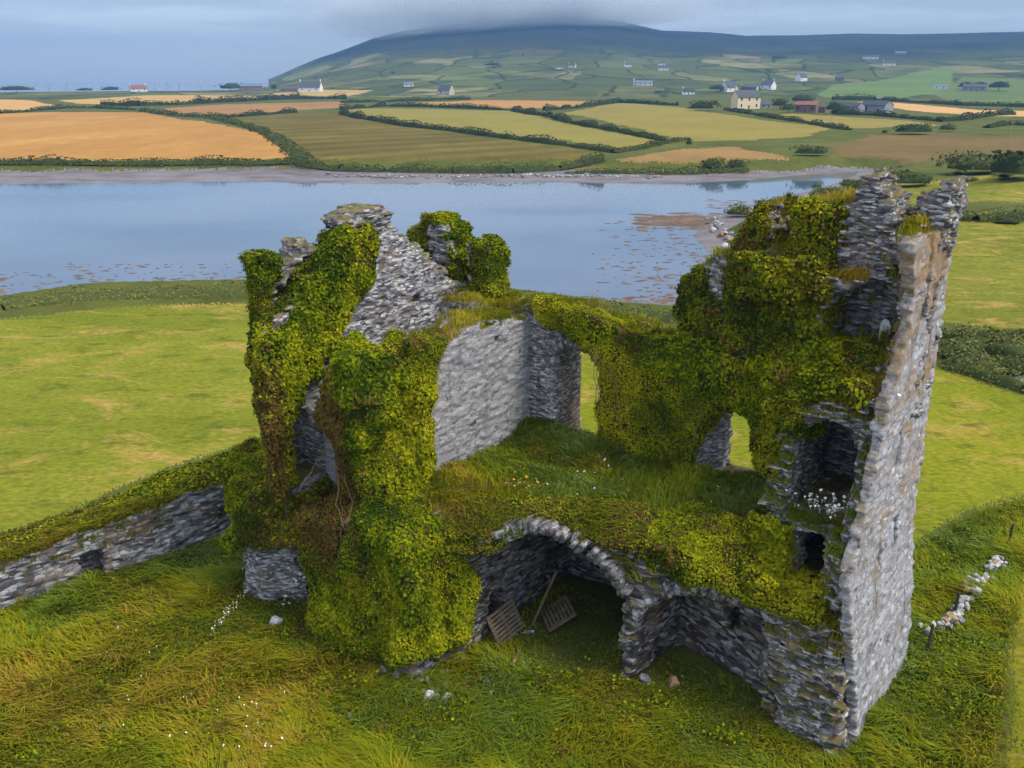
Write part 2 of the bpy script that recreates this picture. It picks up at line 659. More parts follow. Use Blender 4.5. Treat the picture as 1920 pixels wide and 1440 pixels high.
G = {}
LAWN = [(0.115, 0.135, 0.012), (0.185, 0.19, 0.02), (0.29, 0.225, 0.045)]
G['ground'] = field_mat('rough_grass', (0.052, 0.068, 0.014), (0.100, 0.110, 0.020), (0.165, 0.135, 0.032), 0.06)
FIELDS = [
    # name, polygon in the photograph, material
    ('wheat_field', [(-400, 214), (0, 210), (140, 208), (270, 210), (380, 228), (470, 248), (520, 270), (548, 297), (400, 303), (250, 305), (0, 303), (-400, 303)],
     ((0.33, 0.165, 0.042), (0.41, 0.215, 0.056), (0.50, 0.29, 0.085), 0.035, (0.35, 0.075, 0.35))),
    ('wheat_field', [(-400, 186), (0, 186), (50, 187), (128, 202), (0, 211), (-400, 213)], ((0.42, 0.24, 0.07), (0.52, 0.30, 0.10), None, 0.02, (0.2, 0.05, 0.2))),
    ('wheat_field', [(108, 189), (280, 178.5), (470, 179.5), (500, 186), (420, 191), (250, 197), (150, 194)], ((0.38, 0.24, 0.07), (0.48, 0.31, 0.10), None, 0.02, None)),
    ('stubble_field', [(262, 206), (420, 196), (640, 191), (655, 200), (560, 208), (400, 219), (330, 216)], ((0.24, 0.125, 0.045), (0.32, 0.18, 0.065), None, 0.02, None)),
    ('crop_field', [(415, 222), (560, 213), (640, 213), (750, 237), (1140, 288), (1050, 303), (900, 312), (720, 309), (565, 299), (500, 255)],
     ((0.085, 0.068, 0.013), (0.135, 0.105, 0.02), (0.17, 0.14, 0.03), 0.03, (0.9, 0.1, 0.45))),
    ('pasture', [(645, 208), (700, 203), (960, 207), (1030, 226), (1245, 266), (1190, 280), (1050, 262), (760, 230)], ((0.19, 0.165, 0.033), (0.235, 0.20, 0.042), None, 0.03, None)),
    ('stubble_field', [(770, 194), (900, 188.5), (1130, 190), (1060, 203), (900, 202)], ((0.33, 0.17, 0.05), (0.42, 0.22, 0.07), None, 0.02, None)),
    ('pasture', [(1055, 212), (1160, 194), (1280, 203), (1420, 225), (1560, 243), (1500, 258), (1290, 265), (1200, 243)], ((0.20, 0.165, 0.033), (0.25, 0.20, 0.042), None, 0.03, None)),
    ('stubble_field', [(1060, 318), (1150, 301), (1280, 279), (1380, 276), (1480, 296), (1300, 304), (1200, 320)], ((0.19, 0.125, 0.04), (0.29, 0.17, 0.06), None, 0.04, None)),
    ('wheat_field', [(1604, 193), (1640, 190.5), (1830, 205), (2000, 207), (2000, 218), (1850, 218), (1700, 206)], ((0.48, 0.28, 0.10), (0.56, 0.34, 0.13), None, 0.02, None)),
    ('moor_field', [(1560, 272), (1640, 256), (1780, 253), (1890, 260), (2100, 266), (2100, 292), (1900, 300), (1700, 306), (1560, 302)],
     ((0.10, 0.085, 0.022), (0.16, 0.105, 0.035), (0.20, 0.13, 0.05), 0.03, None)),
    ('pasture', [(1440, 221), (1480, 214), (1700, 226), (1760, 236), (1600, 243), (1540, 239)], ((0.20, 0.165, 0.035), (0.25, 0.20, 0.045), None, 0.03, None)),
    ('pasture', [(1530, 180), (1560, 174), (1780, 168), (1785, 178), (1610, 187)], ((0.10, 0.15, 0.03), (0.13, 0.19, 0.045), None, 0.01, None)),
    ('pasture', [(1750, 180), (1800, 172), (2000, 175), (2000, 198), (1800, 192)], ((0.09, 0.13, 0.03), (0.12, 0.165, 0.04), None, 0.01, None)),
    ('wheat_field', [(480, 178), (560, 174.5), (700, 176), (640, 181)], ((0.36, 0.25, 0.08), (0.44, 0.30, 0.1), None, 0.02, None)),
    ('pasture', [(1660, 347), (2100, 340), (2100, 396), (1900, 398), (1800, 402), (1700, 384)], (LAWN[0], LAWN[1], LAWN[2], 0.05, None)),
    ('pasture', [(1690, 410), (1780, 418), (2100, 425), (2100, 640), (1900, 632), (1770, 604), (1690, 560)], (LAWN[0], LAWN[1], LAWN[2], 0.06, None)),
    ('path', [(1700, 640), (1770, 655), (1800, 668), (1860, 690), (1990, 722), (1990, 732), (1860, 700), (1800, 680), (1765, 668), (1700, 655)], ((0.16, 0.155, 0.15), (0.26, 0.25, 0.24), None, 0.3, None)),
    ('lawn', [(1690, 690), (1775, 690), (1990, 765), (2200, 830), (2200, 930), (1920, 940), (1830, 965), (1725, 1025), (1600, 1040), (1500, 960), (900, 830), (990, 640), (1100, 620), (1500, 640)],
     ((0.13, 0.16, 0.008), (0.205, 0.21, 0.012), (0.30, 0.21, 0.03), 0.10, (1.0, 0.4, 1))),
    ('lawn', [(2300, 1040), (1930, 1080), (1890, 1200), (1860, 1440), (2300, 1500)], ((0.12, 0.14, 0.008), (0.19, 0.18, 0.012), (0.26, 0.17, 0.025), 0.2, None)),
    ('lawn', [(-700, 668), (0, 600), (200, 576), (480, 562), (700, 562), (1000, 578), (1250, 606), (1250, 640), (1000, 640), (900, 800), (560, 800), (340, 868), (130, 962), (0, 1006), (-700, 1230)],
     ((0.125, 0.15, 0.010), (0.195, 0.205, 0.018), (0.36, 0.235, 0.065), 0.11, (0.45, 1.0, 1))),
]
PCH = (1405, 395, 1450, 418)


def build_terrain():
    na, nr = 1150, 1150
    az = np.linspace(R(-44), R(44), na)
    rr = np.concatenate([np.geomspace(7, 330, int(nr * 0.62)), np.geomspace(332, 4000, nr - int(nr * 0.62))])
    A, RR = np.meshgrid(az, rr)
    X, Y = RR * np.sin(A), RR * np.cos(A)
    dw = np.full(X.shape, 1e3)
    k = rr < 332
    dw[k] = wdist(X[k], Y[k])
    Z = terrain(X, Y, dw)
    V = np.stack([X, Y, Z], -1).reshape(-1, 3)
    I = np.arange(nr * na).reshape(nr, na)
    Q = np.stack([I[:-1, :-1], I[:-1, 1:], I[1:, 1:], I[1:, :-1]], -1).reshape(-1, 4)
    cx = V[Q][:, :, :2].mean(1)
    cr = np.hypot(cx[:, 0], cx[:, 1])
    fid = np.zeros(len(Q), np.int32)
    wob = 0.004
    jit = (rng.rand(len(Q), 2) - 0.5) * np.minimum(0.012 * cr, 1.6)[:, None]
    jx = jit[:, 0] + cx[:, 0] + (vn(cx[:, 0] * 0.15, cx[:, 1] * 0.15, 1) - 0.5) * np.minimum(cr * wob * 4, 3)
    jy = jit[:, 1] + cx[:, 1] + (vn(cx[:, 0] * 0.15, cx[:, 1] * 0.15, 9) - 0.5) * np.minimum(cr * wob * 8, 8)
    for i, (nm, P, mt) in enumerate(FIELDS):
        W = [atz(*p) for p in P]
        xs, ys = [p[0] for p in W], [p[1] for p in W]
        m = (jx > min(xs)) & (jx < max(xs)) & (jy > min(ys)) & (jy < max(ys))
        if not m.any():
            continue
        ins = poly2(jx[m], jy[m], W) < 0
        idx = np.nonzero(m)[0][ins]
        fid[idx] = i + 1
    dq = dw.reshape(-1)[Q].mean(1) + (rng.rand(len(Q)) - 0.5) * 1.0 + 1.6 * (vn(cx[:, 0] * 0.12, cx[:, 1] * 0.3, 5) - 0.5)
    cy = cx[:, 1]
    far = sstep(110, 150, cy)
    wb = 3.0 + 17.0 * far * sstep(60, 10, cx[:, 0])
    bank = np.where(cy > 140, 5.5, np.where(cx[:, 0] > 15, 9.0, 9.0))
    fid[(dq < wb + bank) & (cr < 330)] = 0
    # the far ground by distance: rough ground, then the hillside
    nF = len(FIELDS)
    fid[(fid == 0) & (cr > 900)] = nF + 1
    fid[(dq < wb + 0.8) & (cr < 330)] = nF + 2
    mats = {0: ('ground', G['ground'])}
    for i, (nm, P, mt) in enumerate(FIELDS):
        c1, c2, c3, sc, st = mt
        if nm == 'path':
            mm = field_mat('gravel_path', c1, c2, None, sc)
        elif nm == 'wheat_field' and i == 0:
            mm = field_mat('ripe_wheat', c1, c2, c3, 0.035, (R(60), 0.05, 0.13), (1.0, 0.35, 1))
        elif nm == 'crop_field':
            mm = field_mat('dark_crop', c1, c2, c3, 0.03, (R(44), 0.02, 0.15), None)
        else:
            mm = field_mat(nm + '_cover', c1, c2, c3, sc, None, st, tufts=nm == 'lawn' or (nm == 'pasture' and c3 is not None))
        mats[i + 1] = (nm, mm)
    mats[nF + 1] = ('hillside', hill_mat())
    mats[nF + 2] = ('beach', beach_mat())
    for k, (nm, mm) in mats.items():
        q = Q[fid == k]
        if not len(q):
            continue
        u, inv = np.unique(q.ravel(), return_inverse=True)
        me = quads(nm, V[u], inv.reshape(-1, 4), True)
        tag(link(nm, me, mm), kind='structure')


def hill_mat():
    """stone-walled parcels below, heather moor above"""
    m, nt, b = nt_new('hillside_cover')
    L = nt.links.new
    raw = coords(nt)
    mp = nd(nt, 'ShaderNodeMapping', Scale=(0.0125, 0.0062, 0.0))
    mp.inputs['Rotation'].default_value = (0, 0, R(14))
    wn = nd(nt, 'ShaderNodeTexNoise', Scale=0.004, Detail=2.0)
    L(raw, wn.inputs['Vector'])
    wv = nd(nt, 'ShaderNodeVectorMath', operation='MULTIPLY_ADD')
    L(wn.outputs[1], wv.inputs[0])
    wv.inputs[1].default_value = (90, 120, 0)
    L(raw, wv.inputs[2])
    L(wv.outputs[0], mp.inputs[0])
    v1 = nd(nt, 'ShaderNodeTexVoronoi', Scale=1.0, Randomness=0.8, distance='CHEBYCHEV')
    L(mp.outputs[0], v1.inputs['Vector'])
    v2 = nd(nt, 'ShaderNodeTexVoronoi', Scale=1.0, Randomness=0.8, feature='DISTANCE_TO_EDGE')
    L(mp.outputs[0], v2.inputs['Vector'])
    sep = nd(nt, 'ShaderNodeSeparateColor')
    L(v1.outputs['Color'], sep.inputs[0])
    col = ramp(nt, sep.outputs[0], [(0.0, (0.075, 0.095, 0.035)), (0.35, (0.12, 0.14, 0.045)), (0.6, (0.09, 0.105, 0.035)), (0.8, (0.19, 0.19, 0.07)), (0.9, (0.28, 0.24, 0.11)), (1.0, (0.12, 0.16, 0.05))])
    n = noise(nt, raw, 0.012, 5, 0.65)
    col = mix(nt, ramp(nt, n, [(0.45, (0, 0, 0)), (0.65, (1, 1, 1))]), col, (0.065, 0.075, 0.032))
    col = mix(nt, ramp(nt, v2.outputs['Distance'], [(0.012, (0.8, 0.8, 0.8)), (0.035, (0, 0, 0))]), col, (0.025, 0.035, 0.018))
    sx = nd(nt, 'ShaderNodeSeparateXYZ')
    L(raw, sx.inputs[0])
    n2 = noise(nt, raw, 0.0022, 4, 0.6)
    hh = math_(nt, 'ADD', sx.outputs[2], math_(nt, 'MULTIPLY', math_(nt, 'SUBTRACT', n2, 0.5), 110.0))
    mr = nd(nt, 'ShaderNodeMapRange')
    L(hh, mr.inputs[0])
    mr.inputs['From Min'].default_value, mr.inputs['From Max'].default_value = 42, 78
    moor = ramp(nt, noise(nt, raw, 0.006, 5, 0.6), [(0.35, (0.018, 0.028, 0.032)), (0.65, (0.040, 0.048, 0.038))])
    col = mix(nt, mr.outputs[0], col, moor)
    L(col, b.inputs['Base Color'])
    b.inputs['Specular IOR Level'].default_value = 0.0
    return m


def beach_mat():
    m, nt, b = nt_new('wet_mud')
    raw = coords(nt, (0.5, 1.0, 1.0))
    n = noise(nt, raw, 0.25, 6, 0.65)
    n2 = noise(nt, raw, 2.5, 4, 0.7)
    t = math_(nt, 'ADD', math_(nt, 'MULTIPLY', n, 0.7), math_(nt, 'MULTIPLY', n2, 0.3))
    nt.links.new(ramp(nt, t, [(0.36, (0.09, 0.055, 0.03)), (0.45, (0.125, 0.105, 0.105)), (0.6, (0.20, 0.18, 0.19))]), b.inputs['Base Color'])
    b.inputs['Roughness'].default_value = 0.55
    return m


build_terrain()


def water_mat():
    m, nt, b = nt_new('water_surface')
    raw = coords(nt, (1.0, 0.55, 1.0))
    b.inputs['Base Color'].default_value = (0.085, 0.125, 0.185, 1)
    b.inputs['Roughness'].default_value = 0.045
    b.inputs['IOR'].default_value = 1.33
    b.inputs['Specular IOR Level'].default_value = 0.5
    big = noise(nt, coords(nt, (0.4, 1.0, 1.0)), 0.03, 4, 0.55, 0.6)
    nt.links.new(ramp(nt, big, [(0.35, (0.070, 0.108, 0.165)), (0.65, (0.105, 0.145, 0.205))]), b.inputs['Base Color'])
    nt.links.new(ramp(nt, big, [(0.4, (0.03, 0.03, 0.03)), (0.62, (0.10, 0.10, 0.10))]), b.inputs['Roughness'])
    n = noise(nt, raw, 0.9, 3, 0.5)
    bp = nd(nt, 'ShaderNodeBump', Strength=0.05, Distance=0.05)
    nt.links.new(n, bp.inputs['Height'])
    nt.links.new(bp.outputs[0], b.inputs['Normal'])
    return m


WM = water_mat()


def sheet(name, x0, x1, y0, y1, z, m):
    return MB().poly([(x0, y0, z), (x1, y0, z), (x1, y1, z), (x0, y1, z)], [(0, 1, 2, 3)]).build(name, m)


tag(sheet('bay_water', -230, 170, 50, 300, WATER_Z, WM), kind='structure')
tag(sheet('sea', -5000, 5000, 1000, 5200, WATER_Z, WM), kind='structure')

# ================================================================== THE CASTLE
# local frame: x along the long inner wall (towards the camera on the right), y into the depth, z up; origin at the near tower corner
CASTLE_LOC, CASTLE_RZ = (8.9, 19.2, 0.0), R(-38)
castle = empty('ruined_castle', CASTLE_LOC, CASTLE_RZ)
tag(castle, 'roofless grey stone castle ruin overgrown with ivy and grass above the bay', 'castle')
_cu, _su = math.cos(CASTLE_RZ), math.sin(CASTLE_RZ)


def to_world(P):
    P = np.asarray(P, np.float64)
    return np.stack([CASTLE_LOC[0] + P[..., 0] * _cu - P[..., 1] * _su, CASTLE_LOC[1] + P[..., 0] * _su + P[..., 1] * _cu, CASTLE_LOC[2] + P[..., 2]], -1)


def to_local(x, y):
    a, b = x - CASTLE_LOC[0], y - CASTLE_LOC[1]
    return a * _cu + b * _su, -a * _su + b * _cu


ST_GREY = stone_mat('grey_slate_masonry', lichen=0.42, mid=(0.21, 0.215, 0.235), light=(0.56, 0.555, 0.56))
ST_PALE = stone_mat('pale_lime_washed_masonry', lichen=0.2, render=0.7, mid=(0.23, 0.23, 0.25), moss=0.8)
ST_DARK = stone_mat('damp_shaded_masonry', dark=(0.024, 0.024, 0.027), mid=(0.085, 0.083, 0.088), light=(0.37, 0.365, 0.36), lichen=0.42, sc=(3.4, 3.4, 12.0))  # damp stone, also coloured darker all over for the shade inside the vault
ST_TOWER = stone_mat('weathered_tower_masonry', lichen=0.5, mid=(0.16, 0.16, 0.172), light=(0.52, 0.515, 0.51))
ST_EAST = stone_mat('harled_outer_masonry', lichen=0.85, render=0.3, mid=(0.22, 0.222, 0.235), light=(0.54, 0.535, 0.535), high=0.02, warm=(0.34, 0.205, 0.075), sc=(5.0, 5.0, 12.0), moss=0.7)


def arch(a, z, c, r, z0, zs, rise=None):
    """opening seen along one axis: straight jambs below zs, round head above"""
    rise = rise or r
    return mx(np.sqrt((a - c) ** 2 + (np.maximum(z - zs, 0) * r / rise) ** 2) - r, z0 - z)


GABLE_P = [(-5.1, 2.2), (-5.25, 5.2), (-5.3, 8.2), (-5.2, 9.3), (-4.6, 9.7), (-3.9, 10.2), (-3.0, 10.9), (-2.3, 11.5), (-1.9, 11.75), (-0.4, 11.65), (0.3, 11.3),
           (1.0, 10.9), (1.6, 10.4), (2.3, 9.85), (3.1, 9.2), (4.4, 8.9), (4.4, 0), (-3.0, 0), (-3.6, 2.0)]


def f_gable(x, y, z):
    d = mx(poly2(y + 0.6 * (x + 16), z, GABLE_P) + ragged(x, y, z, 0.16), sl(x, -17.2, -16.0))
    # the broken window bay at the near end, and its passage
    d = mx(d, -arch(y + 0.25 * (z - 5), z, -4.25, 0.62, 4.5, 6.4))
    # drainage slot line
    d = mx(d, -bx(x, y, z, ((-16.3, -15.5), (0.55, 1.0), (9.15, 9.35))))
    # wall walk behind, at the outer face
    d = mn(d, bx(x, y, z, ((-18.0, -17.0), (-4.2, 4.3), (0, 9.3))) + ragged(x, y, z, 0.12))
    return d + rough(x, y, z, 0.05, 0.12, 0.1)


def f_cross(x, y, z):
    t = 8.75 + 0.25 * vn(y * 0.8, 1) - 0.12 * np.abs(y) * 0.1
    d = mx(sl(x, -14.1, -12.65), sl(y, -2.6, 3.0), -z, z - t + ragged(x, y, z, 0.14))
    d = mx(d, -bx(x, y, z, ((-13.1, -12), (-0.35, -0.12), (5.75, 5.93))), -bx(x, y, z, ((-13.1, -12), (0.9, 1.1), (8.3, 8.45))),
           -bx(x, y, z, ((-13.1, -12), (-1.95, -1.7), (8.05, 8.25))))
    # the fill between this wall and the gable
    d = mn(d, mx(sl(x, -16.1, -13.9), sl(y, 2.1, 4.2), -z, z - 8.9 + 0.5 * (fbm(x, y, 0, 2) - 0.5)) + ragged(x, y, z, 0.1))
    d = mn(d, mx(sl(x, -16.1, -13.9), sl(y, -3.5, 2.3), -z, z - 7.2))
    return d + rough(x, y, z, 0.035, 0.06, 0.1)


def f_pillar(x, y, z):
    lean = 0.04 * (z - 4)
    a = mx(-13.5 - 0.8 * sstep(3.8, 1.2, z) - x, x + 12.85, sl(y + lean, -4.7, -2.35), -z, z - 8.62 + 0.7 * np.exp(-((x + 12.9) ** 2 + (y + 3.3) ** 2) / 0.35)) + (fbm(x * 1.1, y * 1.1, z * 0.7, 3) - 0.5) * 1.25 + 0.22 * sstep(7.6, 6.4, z) * sstep(3.2, 5.0, z) - 0.12 * sstep(7.7, 8.3, z)
    # a deep crease down the near face
    a = mx(a, -mx(np.abs(x + 13.12 + 0.05 * (z - 5)) - 0.2, y + 3.9, sl(z, 2.0, 6.6)))
    b = mx(x + 10.9 + 0.1 * np.maximum(z - 2.5, 0), -14.5 - x, sl(y, -5.2, -3.5), -z, z - 4.5 + 0.25 * np.abs(x + 12.3)) + (fbm(x * 0.8, y * 0.8, z * 0.8, 3) - 0.5) * 0.5
    return mn(a, b) + stones(x, y, z, 0.05, 0.14)


NORTH_P = [(-18.0, 0), (-18.0, 9.0), (-16.0, 9.0), (-14.0, 8.75), (-13.2, 8.9), (-12.6, 9.15), (-10.5, 8.95), (-8.9, 8.75), (-7.6, 8.6), (-6.6, 8.75), (-5, 8.7), (-3.4, 8.8), (-3.2, 0)]


def f_north(x, y, z):
    d = mx(poly2(x, z, NORTH_P) + ragged(x, y, z, 0.12), sl(y, 2.7, 4.25))
    sp = np.clip(y - 3.4, -0.7, 0.4) * 0.35
    d = mx(d, -(arch(x, z, -10.72, 0.86, 4.45, 7.15) + ragged(x, y, z, 0.02)))
    d = mx(d, -(arch(x, z, -5.38, 0.72 - 0.0, 4.6, 6.55) + sp + ragged(x, y, z, 0.04)))
    return d + rough(x, y, z, 0.04, 0.1, 0.1)


FRONT = np.array([(-14.5, -4.9), (-11.2, -4.9), (-10.5, -3.7), (-9.4, -3.3), (-8.6, -2.4), (-7.4, -2.0), (-6.4, -1.5), (-5.7, -1.3), (-5.2, -1.0), (-4.2, -0.75), (-3.2, -0.4), (-2.4, -0.2), (0, -0.1)])


def floor_z(x, y):
    z = 4.75 + 0.35 * sstep(0.5, 2.6, y) + 0.1 * (x + 8) * 0.2 - 1.05 * sstep(-4.4, -2.4, x) * sstep(2.2, 0.2, y) - 0.3 * sstep(-5.4, -4.2, x) * sstep(1.5, 0, y)
    return z + 0.5 * (fbm(x * 0.7, y * 0.7, 4, 3) - 0.5)


def f_vault(x, y, z):
    wf = np.interp(x, FRONT[:, 0], FRONT[:, 1]).astype(np.float32)
    zt = floor_z(x, y).astype(np.float32)
    back = 0.0
    zt = zt - 0.55 * np.clip(1 - (y - wf) / 0.9, 0, 1) ** 2
    d = mx(sl(x, -14.3, -1.0), wf - y + ragged(x, y, z, 0.16), y - 2.9, -z, z - zt)
    tun = arch(x + 0.04 * y, z, -8.42, 2.14, -1, 2.1, 2.12) + ragged(x, y, z, 0.05)
    d = mx(d, -mx(tun, y - 2.35 + 0.2 * (fbm(x, y, z, 2) - 0.5)))
    # doorway in the side of the vault
    d = mx(d, -mx(arch(y, z, -1.75, 0.42, -1, 0.95), sl(x, -11.9, -10)))
    # the second, smaller vault, fallen at the front
    rec = arch(x - 0.05 * y, z, -4.2, 1.6, -1, 1.6, 1.6) + ragged(x, y, z, 0.06)
    d = mx(d, -mx(rec, y - 0.75 + 0.28 * (x + 4.2)))
    d = mx(d, -mx(np.sqrt(((x + 3.95) / 0.33) ** 2 + ((z - 2.1) / 0.68) ** 2) * 0.33 - 0.33, y - 2.4))
    d = mx(d, -bx(x, y, z, ((-2.75, 0), (0.6, 3.5), (3.6, 9))))
    return d + rough(x, y, z, 0.055, 0.12, 0.12)


def u_face(z):
    return -0.5 * np.clip(z / 5.0, 0, 1) - 0.006 * np.maximum(z - 5, 0)


EAST_P = [(0.0, -0.3), (-0.12, 1.0), (-0.35, 2.2), (-0.6, 3.6), (-0.8, 4.9), (-0.35, 5.9), (0.0, 6.6), (0.2, 7.5), (0.8, 9.4), (1.25, 10.0), (1.5, 10.6), (1.45, 11.3), (1.15, 12.0),
          (0.9, 12.7), (1.6, 12.75), (3.2, 12.7), (4.6, 12.7), (4.75, 9.0), (4.75, 4.0), (4.55, 1.0), (4.3, -0.3)]


def f_east(x, y, z):
    uf = u_face(z)
    d = mx(poly2(y, z, EAST_P) + ragged(x, y, z, 0.07), x - uf, uf - 0.3 - x)
    # slits and broken putlog holes
    for (y0, y1, z0, z1) in ((2.0, 2.22, 6.9, 8.1), (2.7, 2.95, 4.2, 5.2), (1.45, 1.65, 4.1, 4.9), (2.9, 3.3, 10.2, 10.8), (3.3, 3.5, 8.6, 9.2), (1.0, 1.2, 2.0, 2.3), (2.4, 2.6, 1.5, 1.8)):
        d = mx(d, -bx(x, y, z, ((-0.9, 0.5), (y0, y1), (z0, z1))))
    d = mx(d, -bx(x, y, z, ((-0.66, 0.5), (2.35, 2.75), (10.6, 13))))
    d = d + stones(x, y, z, 0.035, 0.15, 0.4) + (fbm(x * 0.9, y * 0.9, z * 0.9, 3) - 0.5) * 0.12
    return d


def f_tower(x, y, z):
    rg = ragged(x, y, z, 0.2)
    base = mx(sl(x, -2.7, u_face(z) - 0.25), -0.75 + 0.12 * z - y, y - 1.4, -z, z - 3.25 + 0.25 * (x + 1.2) + 0.3 * (y + 0.2))
    base = mx(base, -1.75 - 0.26 * z - x - 0.4 * (y + 0.8))
    mid = mx(sl(x, -3.3, -0.6), sl(y, 0.55, 4.6), -z, z - 6.0 + 0.25 * np.maximum(1.6 - y, 0))
    up = mx(sl(x, -3.2, -0.65), sl(y, 0.95, 4.6), 5 - z, z - 9.55 + 0.5 * np.maximum(2.0 - y, 0))
    d = mn(base + rg * 0.8, mid + rg * 0.8, up + rg)
    uf = u_face(z)
    d = mn(d, mx(poly2(y - 0.3 - 0.5 * np.clip(uf - 0.2 - x, 0, 1), z, EAST_P) + rg, sl(x, uf - 0.95 + 0.5 * sstep(9.3, 9.9, z), uf - 0.15)))
    d = mx(d, x - uf + 0.16)
    # dark niche, the slot below it; unseen chambers behind are widened to darken both
    d = mx(d, -mx(arch(x, z, -1.95, 0.80, 5.5, 7.3, 0.8) + rg * 0.25, y - 2.0))
    d = mx(d, -(bx(x, y, z, ((-2.85, -1.1), (1.75, 4.0), (5.45, 8.2))) + rg * 0.15))
    d = mx(d, -mx(arch(x, z, -1.92, 0.36, 3.6, 4.75, 0.4) + rg * 0.15, y - 1.6))
    d = mx(d, -(bx(x, y, z, ((-2.8, -1.1), (1.35, 3.9), (3.5, 5.0))) + rg * 0.1))
    return d + rough(x, y, z, 0.06, 0.16, 0.12)


TOP_P = [(-7.45, 8.0), (-7.35, 9.6), (-7.1, 10.75), (-6.5, 11.0), (-6.45, 11.35), (-6.2, 11.35), (-6.12, 10.5), (-5.75, 10.5), (-5.7, 11.55), (-5.35, 12.35), (-5.2, 12.4), (-5.1, 12.85), (-4.75, 12.95), (-4.8, 11.9),
         (-4.05, 11.85), (-4.0, 12.95), (-2.8, 13.05), (-2.68, 12.1), (-1.45, 12.4), (-0.65, 12.45), (-0.6, 8.0)]


def f_top(x, y, z):
    rg = ragged(x, y, z, 0.14)
    yf = 2.75 + 0.12 * np.clip(x + 5.2, -2.2, 0) * -3.0
    d = mx(poly2(x, z, TOP_P) + rg, yf - y, y - 4.55)
    led = mx(sl(x, -4.7, -2.0), sl(y, 1.95, 3.0), sl(z, 10.95, 11.5)) + rg
    led = mn(led, mx(sl(x, -3.5, -2.75), sl(y, 2.05, 3.0), sl(z, 9.4, 11.3)) + rg)
    d = mn(d, led)
    room = arch(x, z, -1.72, 1.05, 9.0, 10.4, 1.0) + rg * 0.4
    d = mx(d, -mx(room, y - 3.6))
    d = mx(d, -bx(x, y, z, ((-1.70, -1.46), (2, 6), (9.55, 10.3))))
    d = mx(d, -bx(x, y, z, ((-1.55, -1.05), (2, 6), (11.55, 11.75))))
    return d + rough(x, y, z, 0.05, 0.1, 0.09)


def f_stack(x, y, z):
    P = [(-2.75, 11.8), (-2.8, 13.2), (-2.55, 13.35), (-2.5, 13.9), (-2.1, 13.95), (-2.02, 13.6), (-1.75, 13.45), (-1.6, 13.2), (-1.4, 13.0), (-1.5, 12.0)]
    d = mx(poly2(x, z, P) + ragged(x, y, z, 0.1), sl(y, 2.72, 4.4))
    return d + rough(x, y, z, 0.06, 0.06, 0.09)


def f_corner(x, y, z):
    P = [(-0.75, 12.2), (-0.85, 12.9), (-1.18, 13.2), (-1.15, 13.5), (-0.75, 13.6), (-0.66, 13.85), (-0.42, 13.85), (-0.5, 12.2)]
    d = mx(poly2(x, z, P) + ragged(x, y, z, 0.07), sl(y, 3.1, 4.7))
    return d + rough(x, y, z, 0.05, 0.05, 0.09)


def f_chimney(x, y, z):
    w = 0.72 + 0.2 * np.clip((z - 11.7) / 0.4, 0, 1) - 0.45 * np.clip((z - 12.15) / 0.35, 0, 1)
    d = mx(np.abs(y + 1.08) - w, np.abs(x + 16.55) - 0.45 - 0.12 * np.clip((z - 11.7) / 0.4, 0, 1), 11.5 - z, z - 12.42)
    d = mx(d, -mx(np.abs(y + 1.5) - 0.1, sl(z, 11.5, 11.75), -16.4 - x), -mx(np.abs(y + 0.75) - 0.1, sl(z, 11.5, 11.75), -16.4 - x))
    return d + stones(x, y, z, 0.09, 0.09, 0.4) + (fbm(x, y, z, 2) - 0.5) * 0.1


def f_sw_thin(x, y, z):
    return mx(sl(x, -17.75, -17.2), sl(y, -4.45, -3.85 - 0.06 * (z - 9)), sl(z, 8.6, 11.15)) + ragged(x, y, z, 0.1)


def f_sw_stub(x, y, z):
    P = [(-3.75, 8.8), (-3.65, 10.8), (-3.2, 11.0), (-3.05, 11.4), (-2.4, 11.5), (-2.2, 8.8)]
    return mx(sl(x, -17.9, -17.2), poly2(y, z, P)) + ragged(x, y, z, 0.12)


def f_nw_round(x, y, z):
    P = [(-18.7, 8.5), (-18.75, 10.2), (-18.3, 11.0), (-17.6, 11.5), (-17.1, 11.5), (-16.7, 11.0), (-16.5, 10.2), (-16.5, 8.5)]
    return mx(poly2(x, z, P), sl(y, 3.1, 4.3)) + ragged(x, y, z, 0.1)


def f_nw_square(x, y, z):
    P = [(-15.75, 8.5), (-15.75, 10.75), (-15.2, 10.85), (-14.9, 10.6), (-14.9, 9.5), (-14.5, 8.5)]
    return mx(poly2(x, z, P), sl(y, 3.2, 4.2)) + ragged(x, y, z, 0.1)


def f_stump(x, y, z):
    d = mx(np.sqrt(((x + 17.7) / 1.5) ** 2 + ((y + 4.1) / 1.2) ** 2) * 1.2 - 1.2 + 0.06 * z, -z, z - 3.6)
    return d + rough(x, y, z, 0.09, 0.3, 0.16)


PARTS = {}


def part(name, fn, b, h, m, parent=castle, label=None):
    V, Q = solid(fn, b, h)
    me = quads(name, V, Q, False)
    o = link(name, me, m, parent)
    if label:
        o['label'] = label
    PARTS[fn.__name__] = (V, Q, fn, b)
    return o


